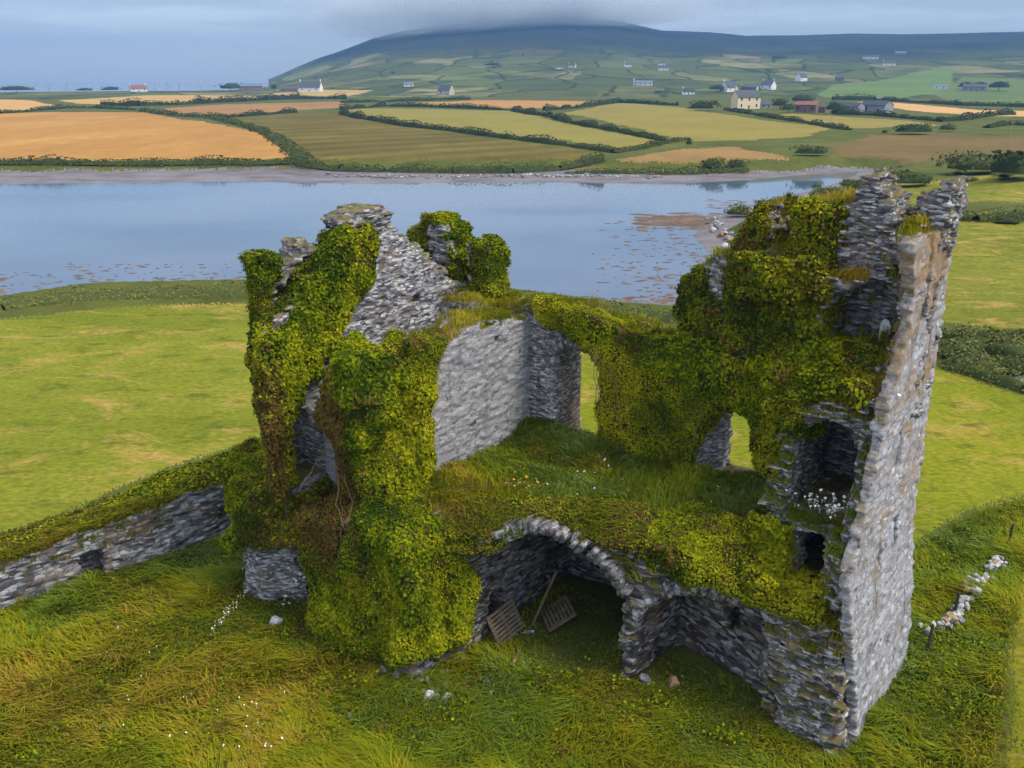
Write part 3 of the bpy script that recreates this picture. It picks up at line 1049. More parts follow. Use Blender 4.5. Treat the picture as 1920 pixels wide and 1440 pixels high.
gable = part('gable_wall', f_gable, ((-18.3, -15.8), (-5.9, 4.6), (0, 12)), 0.065, ST_GREY)
chim = part('chimney', f_chimney, ((-17.3, -15.8), (-2.2, 0.1), (11.4, 12.6)), 0.04, ST_GREY, gable)
part('merlon', f_sw_thin, ((-18.1, -17), (-4.9, -3.4), (8.4, 11.5)), 0.05, ST_TOWER, gable)
part('merlon', f_sw_stub, ((-18.2, -17), (-4.0, -1.8), (8.6, 11.6)), 0.05, ST_TOWER, gable)
part('inner_wall', f_cross, ((-16.3, -12.4), (-3.7, 4.4), (4, 9.4)), 0.06, ST_PALE)
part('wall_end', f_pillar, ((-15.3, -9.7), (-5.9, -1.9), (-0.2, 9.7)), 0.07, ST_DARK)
north = part('window_wall', f_north, ((-18.3, -3), (2.4, 4.6), (3.5, 9.5)), 0.065, ST_GREY)
part('merlon', f_nw_round, ((-19, -15.9), (2.9, 4.6), (8.4, 11.8)), 0.06, ST_TOWER, north)
part('merlon', f_nw_square, ((-16.3, -13.9), (2.9, 4.5), (8.4, 11.1)), 0.06, ST_TOWER, north)
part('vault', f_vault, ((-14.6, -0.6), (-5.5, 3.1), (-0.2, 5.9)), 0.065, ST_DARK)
part('tower', f_tower, ((-3.7, 0.2), (-1.3, 5.1), (-0.2, 13)), 0.06, ST_TOWER)
part('east_wall', f_east, ((-1.5, 0.2), (-1.1, 5), (-0.3, 12.95)), 0.055, ST_EAST)
top = part('tower_top', f_top, ((-7.8, -0.4), (1.6, 4.8), (7.9, 13.3)), 0.06, ST_TOWER)
part('turret', f_stack, ((-3.1, -1.1), (2.5, 4.6), (11.6, 14.2)), 0.05, ST_TOWER, top)
part('turret', f_corner, ((-1.5, -0.2), (2.9, 4.9), (12, 14.1)), 0.045, ST_TOWER, top, 'narrow mossy corner stub leaning outwards')
part('wall_stump', f_stump, ((-19.6, -15.8), (-5.8, -2.4), (-0.2, 4.2)), 0.07, ST_GREY)

# ================================================================== LEAVES, BLADES, FLOWERS
def tri_sample(V, Q, dens, keep=None):
    """points spread over the faces of a mesh by area -> points, normals"""
    T = np.concatenate([Q[:, [0, 1, 2]], Q[:, [0, 2, 3]]])
    a, b, c = V[T[:, 0]], V[T[:, 1]], V[T[:, 2]]
    n = np.cross(b - a, c - a)
    ar = np.linalg.norm(n, axis=1)
    n = n / (ar[:, None] + 1e-9)
    if keep is not None:
        k = keep((a + b + c) / 3, n)
        a, b, c, n, ar = a[k], b[k], c[k], n[k], ar[k]
    if not len(ar):
        return np.zeros((0, 3)), np.zeros((0, 3))
    m = int(ar.sum() * 0.5 * dens)
    i = rng.choice(len(ar), m, p=ar / ar.sum())
    r1, r2 = np.sqrt(rng.rand(m, 1)), rng.rand(m, 1)
    return a[i] * (1 - r1) + b[i] * r1 * (1 - r2) + c[i] * r1 * r2, n[i]


def unit(v):
    return v / (np.linalg.norm(v, axis=1, keepdims=True) + 1e-9)


def leaf_quads(P, N, size, droop=0.9, spread=0.75, lift=0.35, out=0.10):
    """one kite-shaped leaf at each point"""
    m = len(P)
    n = unit(N + spread * rng.randn(m, 3) * 0.6 + np.array([0, 0, lift]))
    t = rng.randn(m, 3) * 0.7 + np.array([0, 0, -droop])
    t = unit(t - n * (t * n).sum(1, keepdims=True))
    s = np.cross(n, t)
    sz = (size * (0.6 + 0.8 * rng.rand(m, 1)))
    p = P + N * (rng.rand(m, 1) * out)
    V = np.stack([p - t * sz * 0.45, p + s * sz * 0.42 - t * sz * 0.05 + n * sz * 0.12, p + t * sz * 0.6 - n * sz * 0.05, p - s * sz * 0.42 - t * sz * 0.05 + n * sz * 0.12], 1)
    return V.reshape(-1, 3)


def leafy(name, base, leaves, tone_base, tone_leaf, m, parent=None):
    """under-layer mesh and its leaves as one object"""
    BV, BQ = base if base is not None else (np.zeros((0, 3)), np.zeros((0, 4), int))
    V = np.concatenate([BV, leaves])
    LQ = np.arange(len(leaves)).reshape(-1, 4) + len(BV)
    me = quads(name, V, np.concatenate([BQ, LQ]))
    tb = np.broadcast_to(tone_base, (len(BV),))
    fattr(me, 'tone', np.concatenate([tb, np.repeat(tone_leaf, 4)]))
    return link(name, me, m, parent)


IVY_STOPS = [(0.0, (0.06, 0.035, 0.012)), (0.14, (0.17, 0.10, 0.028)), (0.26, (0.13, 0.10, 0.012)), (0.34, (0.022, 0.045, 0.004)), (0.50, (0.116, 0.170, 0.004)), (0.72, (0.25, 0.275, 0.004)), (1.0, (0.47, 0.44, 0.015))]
IVY = leaf_mat('ivy_leaf', IVY_STOPS)
SHRUB = leaf_mat('shrub_leaf', [(0.0, (0.03, 0.025, 0.012)), (0.2, (0.016, 0.028, 0.008)), (0.55, (0.045, 0.070, 0.014)), (0.8, (0.09, 0.125, 0.02)), (1.0, (0.20, 0.21, 0.04))])
TWIG = plain_mat('dead_stem', (0.16, 0.105, 0.06), 0.9, 0.35, 8)
BARK = plain_mat('bark', (0.07, 0.055, 0.04), 0.9, 0.3, 4)


def ivy(name, label, fns, b, mask, thick=0.22, h=0.1, size=0.057, dens=884, bright=0.0, brown=None, lump=1.0, cat='ivy', group=None, stems=()):
    def f(x, y, z):
        d = mn(*[fn(x, y, z) for fn in fns])
        t = thick * (0.45 + 1.5 * lump * np.clip(fbm(x * 1.1 + 2, y * 1.1, z * 0.9, 3) - 0.28, 0, 1))
        return mx(d - t, mask(x, y, z) + (fbm(x * 1.7, y * 1.7 + 3, z * 1.7, 2) - 0.5) * 0.7)
    V, Q = solid(f, b, h)
    P, N = tri_sample(V, Q, dens)
    # thin places where the under-layer, coloured dark as shaded hollows, shows, and patches of larger and smaller leaves
    thin = fbm(P[:, 0] * 1.5 + 40, P[:, 1] * 1.5, P[:, 2] * 1.2, 3)
    k = rng.rand(len(P)) < 0.22 + 0.78 * sstep(0.34, 0.46, thin)
    P, N = P[k], N[k]
    L = leaf_quads(P, N, size * (0.75 + 0.9 * sstep(0.4, 0.65, fbm(P[:, 0] * 0.7, P[:, 1] * 0.7 + 20, P[:, 2] * 0.7, 2)))[:, None])
    t = 0.57 + bright + 0.95 * (fbm(P[:, 0] * 0.8, P[:, 1] * 0.8, P[:, 2] * 0.8, 3) - 0.5) + 0.12 * rng.randn(len(P)) + 0.45 * (fbm(P[:, 0] * 3.1, P[:, 1] * 3.1, P[:, 2] * 3.1, 2) - 0.5)
    t = np.clip(t, 0.36, 1)
    if brown is not None:
        k = np.clip(brown(P[:, 0], P[:, 1], P[:, 2]) + 0.5 * (fbm(P[:, 0] * 1.6, P[:, 1] * 1.6, P[:, 2] * 0.7 + 8, 3) - 0.5), 0, 1)
        sw = rng.rand(len(P)) < k
        t = np.where(sw, 0.06 + 0.2 * rng.rand(len(P)), t)
    root = empty(name, CASTLE_LOC, CASTLE_RZ)
    tag(root, label, cat, group)
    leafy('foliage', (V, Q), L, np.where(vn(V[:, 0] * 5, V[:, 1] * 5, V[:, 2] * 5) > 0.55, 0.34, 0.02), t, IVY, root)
    if stems:
        for q in stems:
            s, r = MB(), q[-1]
            for a, c in zip(q[:-2], q[1:-1]):
                s.tube(a, c, r, r * 0.85, 5)
            s.build('stem', TWIG, root)
    return root


def wander(p, d, n, step, w):
    out = [tuple(p)]
    p, d = np.array(p, float), np.array(d, float)
    for _ in range(n):
        d = d + rng.randn(3) * w
        d /= np.linalg.norm(d)
        p = p + d * step
        out.append(tuple(p))
    return out


GI = [(-1.0, 11.5), (-1.15, 10.7), (-1.9, 9.6), (-2.7, 8.6), (-3.6, 7.9), (-4.1, 7.4), (-4.5, 7.0), (-4.7, 6.2), (-4.8, 4.6), (-6.6, 4.2), (-6.6, 8.9), (-5.0, 9.3), (-4.1, 9.85), (-3.0, 11.0), (-2.2, 12.0), (-1.6, 11.9)]
ivy('ivy', 'thick green ivy sheet covering the left half of the chimney gable', [f_gable], ((-18.2, -15.2), (-6.3, -0.4), (4.0, 12.1)),
    lambda x, y, z: mx(poly2(y, z, GI), -17.5 - x), 0.30, size=0.061, dens=1196, bright=0.05,
    brown=lambda x, y, z: sstep(9.3, 7.5, z) * sstep(-4.9, -5.5, y) * 0.8)
ivy('ivy', 'ivy up the thin left merlon behind the gable', [f_sw_thin, f_gable], ((-18.4, -16.6), (-5.2, -3.4), (7.6, 11.7)),
    lambda x, y, z: mx(y + 4.12 - 0.35 * sstep(10.2, 10.8, z), 8.2 - z, x + 16.9), 0.12, size=0.050, dens=1249, bright=0.02)
ivy('ivy', 'big ivy column over the broken inner wall end in the foreground', [f_pillar, lambda x, y, z: mx(f_vault(x, y, z), x + 10.7, y + 3.5, z - 3.6)], ((-15.9, -9.3), (-6.6, -1.6), (-0.1, 10.3)),
    lambda x, y, z: mx(0.15 + 0.5 * sstep(-12.6, -11.4, x) - z, y + 2.3 + 0.9 * sstep(-12.2, -11.5, x), -(mx(np.abs(x + 13.12 + 0.05 * (z - 5)) - 0.13, y + 4.1, sl(z, 2.0, 6.4)))), 0.44, h=0.1, size=0.069, dens=1249, bright=0.04, lump=1.25,
    brown=lambda x, y, z: 0.95 * sstep(-12.95, -13.3, x) * sstep(8.6, 7.6, z) * sstep(2.2, 3.6, z) + 0.3 * sstep(7.2, 7.8, z) * sstep(8.8, 8.2, z) * (y < -4.5),
    stems=[wander((-13.7 + 0.12 * i, -5.12 - 0.04 * (i % 3), 6.6 - 0.9 * (i % 3)), (0.02, 0.0, -1), 9, 0.2, 0.32) + [0.010 + 0.004 * (i % 2)] for i in range(5)])
ivy('ivy', 'ivy hanging down the near edge of the pale inner wall', [f_cross], ((-13.4, -12.0), (-3.4, -1.0), (4.6, 9.4)),
    lambda x, y, z: mx(y + 1.95 - 0.14 * np.maximum(z - 6.8, 0) + 0.1 * (9 - z), 4.9 - z, -13.2 - x), 0.24, size=0.053, dens=1249, bright=0.06)
NI = [(-9.7, 4.9), (-9.75, 7.4), (-10.2, 8.0), (-11.2, 8.5), (-12.3, 8.7), (-12.7, 9.8), (-3.2, 9.8), (-3.2, 5.6), (-3.9, 5.3), (-4.45, 5.5), (-4.6, 6.7), (-5.3, 7.35), (-6.1, 6.6), (-6.5, 5.0), (-6.6, 4.6)]
ivy('ivy', 'wide ivy curtain on the long wall between the two arched openings', [f_north], ((-12.9, -3.0), (1.9, 3.6), (4.2, 9.8)),
    lambda x, y, z: mx(poly2(x, z, NI), y - 3.35), 0.28, size=0.057, dens=1353, bright=0.06,
    stems=[wander((-9.9 + 0.12 * i, 2.35, 8.4 - 0.1 * i), (0.1, -0.08, -1), 7, 0.3, 0.2) + [0.012] for i in range(7)] + [wander((-6.1, 2.35, 7.0), (-0.25, -0.02, -1), 8, 0.3, 0.1) + [0.022]])
TI = [(-7.6, 8.6), (-7.6, 10.8), (-6.75, 10.9), (-6.75, 10.2), (-5.9, 10.2), (-5.9, 11.6), (-5.4, 12.6), (-5.1, 13.2), (-4.8, 13.2), (-4.7, 11.8), (-4.15, 11.8), (-4.05, 13.15), (-2.9, 13.1), (-2.95, 12.2), (-2.9, 11.6), (-2.85, 9.2), (-3.6, 8.9)]
ivy('ivy', 'dark ivy over the stepped tower top left of the stone turret', [f_top], ((-8.0, -2.2), (1.2, 4.8), (8.3, 13.4)),
    lambda x, y, z: mx(poly2(x, z, TI), y - 4.0), 0.24, size=0.057, dens=1300, bright=-0.05, lump=1.2,
    brown=lambda x, y, z: 0.25 + 0.35 * sstep(-4.0, -3.2, x) * sstep(12, 11.4, z) * sstep(10.6, 11.2, z))
ivy('ivy', 'ivy around the rounded wall stub right of the chimney gable', [f_nw_round], ((-19.3, -15.6), (2.5, 4.9), (8.9, 12.1)),
    lambda x, y, z: mx(-mx(np.abs(x + 17.0) - 0.42, y - 3.5, z - 11.3), 9.2 - z), 0.08, size=0.057, dens=1249, bright=0.0)
ivy('ivy', 'bright ivy wrapping the square wall stub at the far corner', [f_nw_square, f_north], ((-16.3, -13.2), (2.5, 4.7), (8.7, 11.4)),
    lambda x, y, z: mx(-15.6 - x, 9.0 - z), 0.08, size=0.057, dens=1249, bright=0.08)
ivy('ivy', 'ivy and bramble on the grassy tower ledge above the dark niche', [f_tower], ((-3.8, -0.4), (0.3, 3.0), (7.2, 10.2)),
    lambda x, y, z: mx(mn(x + 2.55, 8.75 - z), x + 1.15, 7.4 - z, y - 2.2), 0.26, size=0.057, dens=1249, bright=0.05, lump=1.2)
ivy('ivy', 'yellow green ivy spilling over the lip of the smaller vault', [f_vault, f_tower], ((-5.6, -0.4), (-1.7, 1.7), (2.5, 5.2)),
    lambda x, y, z: mx(3.2 - z + 0.25 * np.maximum(-3.2 - x, 0), y - 0.9 - 0.2 * (x + 3), x + 1.15, np.where(x > -2.4, z - 3.9, -1)), 0.26, size=0.057, dens=1353, bright=0.16, lump=1.2)
ivy('ivy', 'low ivy and weeds over the crown of the big vault', [f_vault], ((-10.6, -5.0), (-4.1, 0.2), (3.9, 5.9)),
    lambda x, y, z: mx(4.7 - z - 0.3 * np.abs(x + 8.4) - 1.5 * sstep(-8.9, -10.0, x), y - np.interp(x, FRONT[:, 0], FRONT[:, 1]) - 1.2), 0.17, size=0.053, dens=1041, bright=0.05, lump=1.6,
    brown=lambda x, y, z: 0.3 + 0.3 * sstep(-8, -6, x))
ivy('shrub', 'rounded green shrub bulging from the rubble stump left of the ivy column', [f_stump], ((-20.4, -15.3), (-6.6, -1.8), (1.0, 5.4)),
    lambda x, y, z: mx(1.9 + 0.5 * (x + 18.5) * 0.4 - z), 0.75, size=0.064, dens=1249, bright=0.0, lump=1.1, cat='shrub',
    brown=lambda x, y, z: 0.45 * sstep(-17.6, -16.6, x))

GRASS_STOPS = [(0.0, (0.36, 0.21, 0.012)), (0.14, (0.45, 0.33, 0.05)), (0.3, (0.34, 0.31, 0.010)), (0.50, (0.235, 0.265, 0.006)), (0.75, (0.170, 0.260, 0.020)), (1.0, (0.29, 0.36, 0.09))]
GRASS = leaf_mat('grass_blade', GRASS_STOPS, 0.6, 0.3)
WHITE = plain_mat('white_petal', (0.82, 0.82, 0.78), 0.6, 0.05)
YELLOW = plain_mat('yellow_petal', (0.75, 0.42, 0.04), 0.6, 0.1)


def blades(P, hgt, lean, width, tone, name, m, parent=None):
    """a bent blade of grass at every point"""
    n = len(P)
    d = lean + rng.randn(n, 3) * np.array([0.35, 0.35, 0.0])
    d[:, 2] = 0
    s = unit(np.stack([-d[:, 1] + rng.randn(n) * 0.5, d[:, 0] + rng.randn(n) * 0.5, np.zeros(n)], 1)) * (width * (0.7 + 0.6 * rng.rand(n)))[:, None]
    h = (hgt * (0.55 + 0.7 * rng.rand(n)))[:, None]
    up = np.array([0, 0, 1.0])
    mid = P + up * h * 0.62 + d * h * 0.34
    tip = P + up * h * 0.86 + d * h * 1.05
    base = P - up * 0.04
    V = np.stack([base - s, base + s, mid + s * 0.75, mid - s * 0.75, tip], 1).reshape(-1, 3)
    o = (np.arange(n) * 5)[:, None]
    loops = (np.array([[0, 1, 2, 3, 3, 2, 4]]) + o).ravel()
    starts = (np.array([[0, 4]]) + (np.arange(n) * 7)[:, None]).ravel()
    me = mesh_np(name, V, loops, starts)
    fattr(me, 'tone', np.repeat(tone, 5))
    return link(name, me, m, parent)


def flowers(name, label, P, r, m, cat='flowers', group=None, parent=None, lz=0.3):
    """small open flower heads on thin stalks"""
    n = len(P)
    V, L, S = [], [], []
    k = 6
    a = np.arange(k) * 2 * math.pi / k
    for i in range(n):
        x, y, z = P[i]
        t = rng.randn(2) * 0.4
        rr = r * (0.7 + 0.6 * rng.rand())
        b = len(V)
        h = lz * (0.6 + 0.7 * rng.rand())
        V.append((x, y, z + h + rr * 0.25))
        for q in a:
            c_, s_ = math.cos(q) * rr, math.sin(q) * rr
            V.append((x + c_, y + s_, z + h + c_ * t[0] + s_ * t[1]))
        for j in range(k):
            S.append(len(L))
            L += [b, b + 1 + j, b + 1 + (j + 1) % k]
        e = len(V)
        V += [(x - 0.003, y, z), (x + 0.003, y, z), (x + 0.003, y, z + h), (x - 0.003, y, z + h)]
        S.append(len(L))
        L += [e, e + 1, e + 2, e + 3]
    me = mesh_np(name, np.array(V), np.array(L), np.array(S))
    return tag(link(name, me, m, parent), label, cat, group, 'stuff')


def castle_turf():
    pts, hs = [], []
    for fn, keep, dens in ((f_vault, lambda c, n: (n[:, 2] > 0.45) & (c[:, 2] > 3.0) & (c[:, 1] < 2.7) & ~((c[:, 0] > -3.0) & (c[:, 1] > 0.85)), 420),
                           (f_tower, lambda c, n: (n[:, 2] > 0.55) & (c[:, 2] > 2.4) & ~((c[:, 2] > 5) & (c[:, 2] < 8.2) & (c[:, 1] > 1.0)) & ~((c[:, 2] < 4.6) & (c[:, 1] > 0.7)), 330),
                           (f_top, lambda c, n: (n[:, 2] > 0.6) & (c[:, 0] > -7) & (c[:, 0] < -1.0), 300),
                           (f_north, lambda c, n: (n[:, 2] > 0.7) & (c[:, 2] > 8.2), 260),
                           (f_cross, lambda c, n: (n[:, 2] > 0.7) & (c[:, 2] > 7.0), 260),
                           (f_pillar, lambda c, n: (n[:, 2] > 0.7) & (c[:, 2] > 8.0), 80)):
        V, Q = PARTS[fn.__name__][:2]
        P, N = tri_sample(V, Q, dens, keep)
        pts.append(P)
        hs.append(np.full(len(P), 0.30 if fn is f_vault else 0.34))
    P, hgt = np.concatenate(pts), np.concatenate(hs)
    x, y, z = P.T
    t = 0.60 + 0.9 * (fbm(x * 0.8, y * 0.8, z * 0.8, 3) - 0.5) + 0.1 * rng.randn(len(P))
    t = t - 0.33 * sstep(8.0, 8.6, z) - 0.34 * sstep(-2.8, -2.2, x) * sstep(4.4, 3.8, z) - 0.28 * sstep(-9.6, -10.6, x) * sstep(-0.6, -1.6, y) * (z < 6) + 0.12 * sstep(0.4, 2.2, y) * (z < 6)
    t = t - 0.3 * np.exp(-((x + 9.3) ** 2 + (y - 1.6) ** 2) / 0.35)
    hgt = hgt * (0.5 + 0.8 * fbm(x * 1.3, y * 1.3, z, 2)) * np.where(z > 8, 0.95, 1)
    lean = np.stack([fbm(x * 0.8, y * 0.8, 3, 2) - 0.4, fbm(x * 0.8, y * 0.8, 12, 2) - 0.65, np.zeros(len(x))], 1) * 2.2
    o = blades(P, hgt, lean, 0.016, np.clip(t, 0, 1), 'turf', GRASS)
    o.location, o.rotation_euler = CASTLE_LOC, (0, 0, CASTLE_RZ)
    tag(o, 'rough green grass growing on the floor and wall tops of the ruin', 'grass', kind='stuff')
    # flowers
    def fl(c, s, n, fn=None):
        q = np.array(c) + rng.randn(n, 3) * np.array(s)
        if fn is None:
            q[:, 2] = floor_z(q[:, 0], q[:, 1])
        return q
    for nm, lab, q, r, m in (
            ('daisies', 'dense cluster of white daisies on the sill under the dark niche', fl((-1.65, 0.85, 5.85), (0.5, 0.25, 0.09), 90, 1), 0.036, WHITE),
            ('daisies', 'few white daisies above the dark niche by the corner wall', fl((-0.9, 0.9, 8.9), (0.3, 0.15, 0.12), 26, 1), 0.04, WHITE),
            ('flowers', 'scattered white flowers across the grassy vault floor', np.concatenate([fl((-9.9, -1.2, 0), (0.5, 0.35, 0), 22), fl((-8.7, 0.9, 0), (0.5, 0.4, 0), 24), fl((-6.6, 0.3, 0), (1.3, 0.9, 0), 26)]), 0.04, WHITE),
            ('flowers', 'small yellow flowers near the ivy column on the vault floor', fl((-10.1, -1.0, 0), (0.5, 0.5, 0), 22), 0.035, YELLOW),
            ('flowers', 'white flowers down the rubble left of the ivy column', fl((-16.0, -5.0, 1.1), (0.45, 0.25, 0.75), 36, 1), 0.05, WHITE)):
        o = flowers(nm, lab, q, r, m, lz=0.09)
        o.location, o.rotation_euler = CASTLE_LOC, (0, 0, CASTLE_RZ)


castle_turf()


# ------------------------------------------------------------------ the garden wall on the left
BW0, BWD = np.array([-16.46, 25.3]), R(48.555)
BW_RZ = R(90) - BWD


def f_bawn(x, y, z):
    t = 1.62 + 0.062 * x + 0.25 * (fbm(x * 0.5, 2, 0, 2) - 0.5)
    d = mx(sl(x, -10, 9.9), sl(y, 0, 1.0), -0.3 - z, z - t + ragged(x, y, z, 0.1))
    d = mx(d, -bx(x, y, z, ((2.55, 3.3), (-1, 0.8), (-0.2, 1.0))), -bx(x, y, z, ((7.5, 7.8), (-1, 0.4), (0.75, 1.15))))
    return d + rough(x, y, z, 0.06, 0.13, 0.12)


def garden_wall():
    root = empty('garden_wall', (BW0[0], BW0[1], 0), BW_RZ)
    tag(root, 'long grey dry stone wall with a square recess, left of the castle', 'wall')
    V, Q = solid(f_bawn, ((-10.3, 10.1), (-0.4, 1.3), (-0.3, 2.8)), 0.065)
    PARTS['f_bawn'] = (V, Q)
    link('masonry', quads('masonry', V, Q), stone_mat('field_wall_masonry', lichen=0.62, mid=(0.16, 0.165, 0.185), light=(0.45, 0.455, 0.47), sc=(3.4, 3.4, 11.0), moss=0.9, warm=(0.24, 0.12, 0.055)), root)

    def f(x, y, z):
        t = 1.62 + 0.062 * x
        g = np.sqrt((np.maximum(np.abs(y - 1.0) - 0.5, 0) / 0.4) ** 2 + ((z - t) / (0.06 + 0.2 * vn(x * 0.8, y, 3) + 0.14 * (x > 5))) ** 2) * 0.3 - 0.3
        return mx(g + (fbm(x * 1.5, y * 1.5, z * 1.5, 3) - 0.5) * 0.3, t - 0.12 - z)
    for nm, lab, x0, x1, br, dens, sz, bro in (('brambles', 'brown green brambles along the garden wall top', -10, 4.1, 0.0, 260, 0.10, 0.5),
                                             ('ivy', 'bright green ivy on the garden wall top beside the castle', 4.3, 9.9, 0.06, 420, 0.11, 0.08)):
        V, Q = solid(f, ((x0, x1), (-0.5, 2.1), (1.0, 3.4)), 0.11)
        P, N = tri_sample(V, Q, dens)
        t = np.clip(0.55 + br + 0.7 * (fbm(P[:, 0], P[:, 1], P[:, 2], 3) - 0.5) + 0.16 * rng.randn(len(P)), 0.3, 1)
        w = rng.rand(len(P)) < bro * (0.3 + 1.4 * fbm(P[:, 0] * 0.9, P[:, 1] * 1.5, 5, 2)) + 0.5 * sstep(0.1, -0.15, P[:, 1])
        t = np.where(w, 0.08 + 0.18 * rng.rand(len(P)), t)
        o = leafy(nm, (V, Q), leaf_quads(P, N, sz), 0.3, t, IVY)
        o.location, o.rotation_euler = (BW0[0], BW0[1], 0), (0, 0, BW_RZ)
        tag(o, lab, 'plant')
    P, N = tri_sample(*PARTS['f_bawn'], 700, lambda c, n: (n[:, 2] > 0.5) & (c[:, 2] > 0.9) & (c[:, 0] < 6))
    t = np.clip(0.32 + 0.7 * (fbm(P[:, 0], P[:, 1], 2, 3) - 0.5) + 0.15 * rng.randn(len(P)), 0, 1)
    lean = np.stack([0.5 * rng.randn(len(P)), -0.7 + 0 * t, 0 * t], 1)
    o = blades(P, 0.36 * (0.6 + 0.8 * rng.rand(len(P))), lean, 0.018, t, 'wall_grass', GRASS)
    o.location, o.rotation_euler = (BW0[0], BW0[1], 0), (0, 0, BW_RZ)
    tag(o, 'dry grass hanging over the garden wall top', 'grass', kind='stuff')


garden_wall()


# ------------------------------------------------------------------ long grass round the ruin
def long_grass():
    n = 420000
    # nearer ground gets more and finer blades
    rr = 12.5 + (46 - 12.5) * rng.rand(n) ** 1.35
    az = R(-41) + R(82) * rng.rand(n)
    x, y = rr * np.sin(az), rr * np.cos(az)
    u, w = to_local(x, y)
    wf = np.interp(u, FRONT[:, 0], FRONT[:, 1])
    inside = (u > -14.4) & (u < -0.2) & (w > wf - 0.1) & (w < 4.4)
    tun = (np.abs(u + 8.4) < 2.0) & (w < 1.6)
    rec = (np.abs(u + 4.15) < 1.6) & (w < 0.4)
    keep = ~inside | (tun & (rng.rand(n) < 0.55)) | (rec & (rng.rand(n) < 0.5))
    keep &= ~((u > -14.6) & (u < -10.7) & (w > -5.4) & (w < -2)) & ~((u > -2.4) & (u < 0) & (w > -0.8) & (w < 1)) & ~((u > -17.4) & (u < -15.9) & (w > -4.6) & (w < 4.4)) & (((u + 17.7) / 1.4) ** 2 + ((w + 4.1) / 1.1) ** 2 > 1)
    bx_ = (x - BW0[0]) * math.sin(BWD) + (y - BW0[1]) * math.cos(BWD)
    by_ = -(x - BW0[0]) * math.cos(BWD) + (y - BW0[1]) * math.sin(BWD)
    keep &= ~((by_ > -0.05) & (bx_ < 10.2))
    for i, (nm, P, mt) in enumerate(FIELDS):
        if nm in ('lawn', 'path', 'pasture'):
            W = [atz(*p) for p in P]
            d = poly2(x, y, W)
            keep &= d > 0.1 + rng.rand(n) * 0.5 - 0.3
    keep &= (rr < 36) | (x > 8)
    x, y, rr, u, w = x[keep], y[keep], rr[keep], u[keep], w[keep]
    z = terrain(x, y)
    n = len(x)
    t = 0.52 + 0.75 * (fbm(x * 0.42, y * 0.42, 7, 4) - 0.5) + 0.45 * (fbm(x * 1.9, y * 1.9, 3, 2) - 0.5) + 0.12 * rng.randn(n)

    def blob(px, py, s, a):
        c = atz(px, py)
        return a * np.exp(-((x - c[0]) ** 2 + (y - c[1]) ** 2) / (2 * s * s))
    dry = blob(480, 1260, 1.2, .3) + blob(430, 1330, 1.1, .2) + blob(540, 1330, 1.1, .25) + blob(150, 1250, 1.8, .32) + blob(60, 1380, 1.6, .3) + blob(300, 1180, 1.6, .22) + blob(1300, 1400, 1.0, .12) + blob(1880, 1300, 1.6, .3) + blob(250, 1420, 1.6, .22) + blob(650, 1420, 1.2, .1)
    lush = blob(700, 1370, 1.2, .22) + blob(900, 1330, 1.5, .16) + blob(1790, 1220, 1.3, .2) + blob(1760, 1030, 2.0, .3) + blob(1750, 1350, 1.5, .12) + blob(350, 1040, 2.4, .14) + blob(1050, 1230, 1.0, .1)
    t = np.clip(t - 0.75 * dry + lush, 0.02, 0.98)
    la = fbm(x * 0.3, y * 0.3, 20, 3) * 8 + 0.55 * rng.randn(n)
    lm = 0.2 + 1.6 * fbm(x * 0.6, y * 0.6, 31, 3)
    lean = np.stack([np.cos(la) * lm, np.sin(la) * lm, np.zeros(n)], 1)
    near_tunnel = (u > -14.4) & (u < -0.5) & (w > -3) & (w < 4.4)
    hgt = (0.10 + 0.44 * fbm(x * 0.9, y * 0.9, 14, 3)) * (0.75 + 0.9 * sstep(0.5, 0.72, fbm(x * 0.7, y * 0.7, 44, 3))) * np.where(near_tunnel, 0.45, 1.0)
    o = blades(np.stack([x, y, z], 1), hgt, lean, 0.009 + 0.0004 * rr, t, 'long_grass', GRASS)
    tag(o, 'long windswept grass, green and rust brown, round the foot of the castle', 'grass', kind='stuff')


long_grass()


def weeds_in_grass():
    P, N, T = [], [], []
    for px0, px1, py0, py1, n in ((20, 620, 1120, 1430, 60), (620, 1450, 1330, 1430, 18), (1720, 1890, 1040, 1430, 40), (560, 720, 1180, 1300, 26), (860, 1300, 1270, 1340, 22)):
        for _ in range(n):
            px, py = px0 + (px1 - px0) * rng.rand(), py0 + (py1 - py0) * rng.rand()
            x, y = atz(px, py)
            k = int(14 + 40 * rng.rand())
            sp = 0.10 + 0.32 * rng.rand() ** 2
            q = np.stack([x + sp * rng.randn(k), y + sp * rng.randn(k), 0.08 + 0.30 * rng.rand(k)], 1)
            q[:, 2] += terrain(q[:, 0], q[:, 1])
            P.append(q)
            N.append(np.tile((0, -0.2, 1.0), (k, 1)) + 0.4 * rng.randn(k, 3))
            T.append(np.clip((0.53 if rng.rand() < 0.7 else 0.18) + 0.14 * rng.randn(k), 0.02, 1))
    P, N, T = np.concatenate(P), unit(np.concatenate(N)), np.concatenate(T)
    o = leafy('weeds', None, leaf_quads(P, N, 0.08, 0.1, 0.9, 0.5, 0.02), 0.3, T, IVY)
    tag(o, 'broad leaved weeds scattered through the long grass', 'weeds', kind='stuff')
    q = []
    for px0, px1, py0, py1, n in ((390, 470, 1120, 1210, 40), (540, 590, 1010, 1110, 36), (300, 560, 1300, 1400, 14), (60, 300, 1180, 1420, 12), (420, 560, 1380, 1430, 8)):
        for _ in range(n):
            t = rng.rand()
            px, py = px0 + (px1 - px0) * t, py1 - (py1 - py0) * (t if n > 30 else rng.rand()) + 5 * rng.randn()
            x, y = atz(px, py)
            q.append((x, y, float(terrain(x, y)) + 0.22))
    flowers('flowers', 'small white flowers scattered in the grass left of the castle', np.array(q), 0.022, WHITE, lz=0.12)


weeds_in_grass()


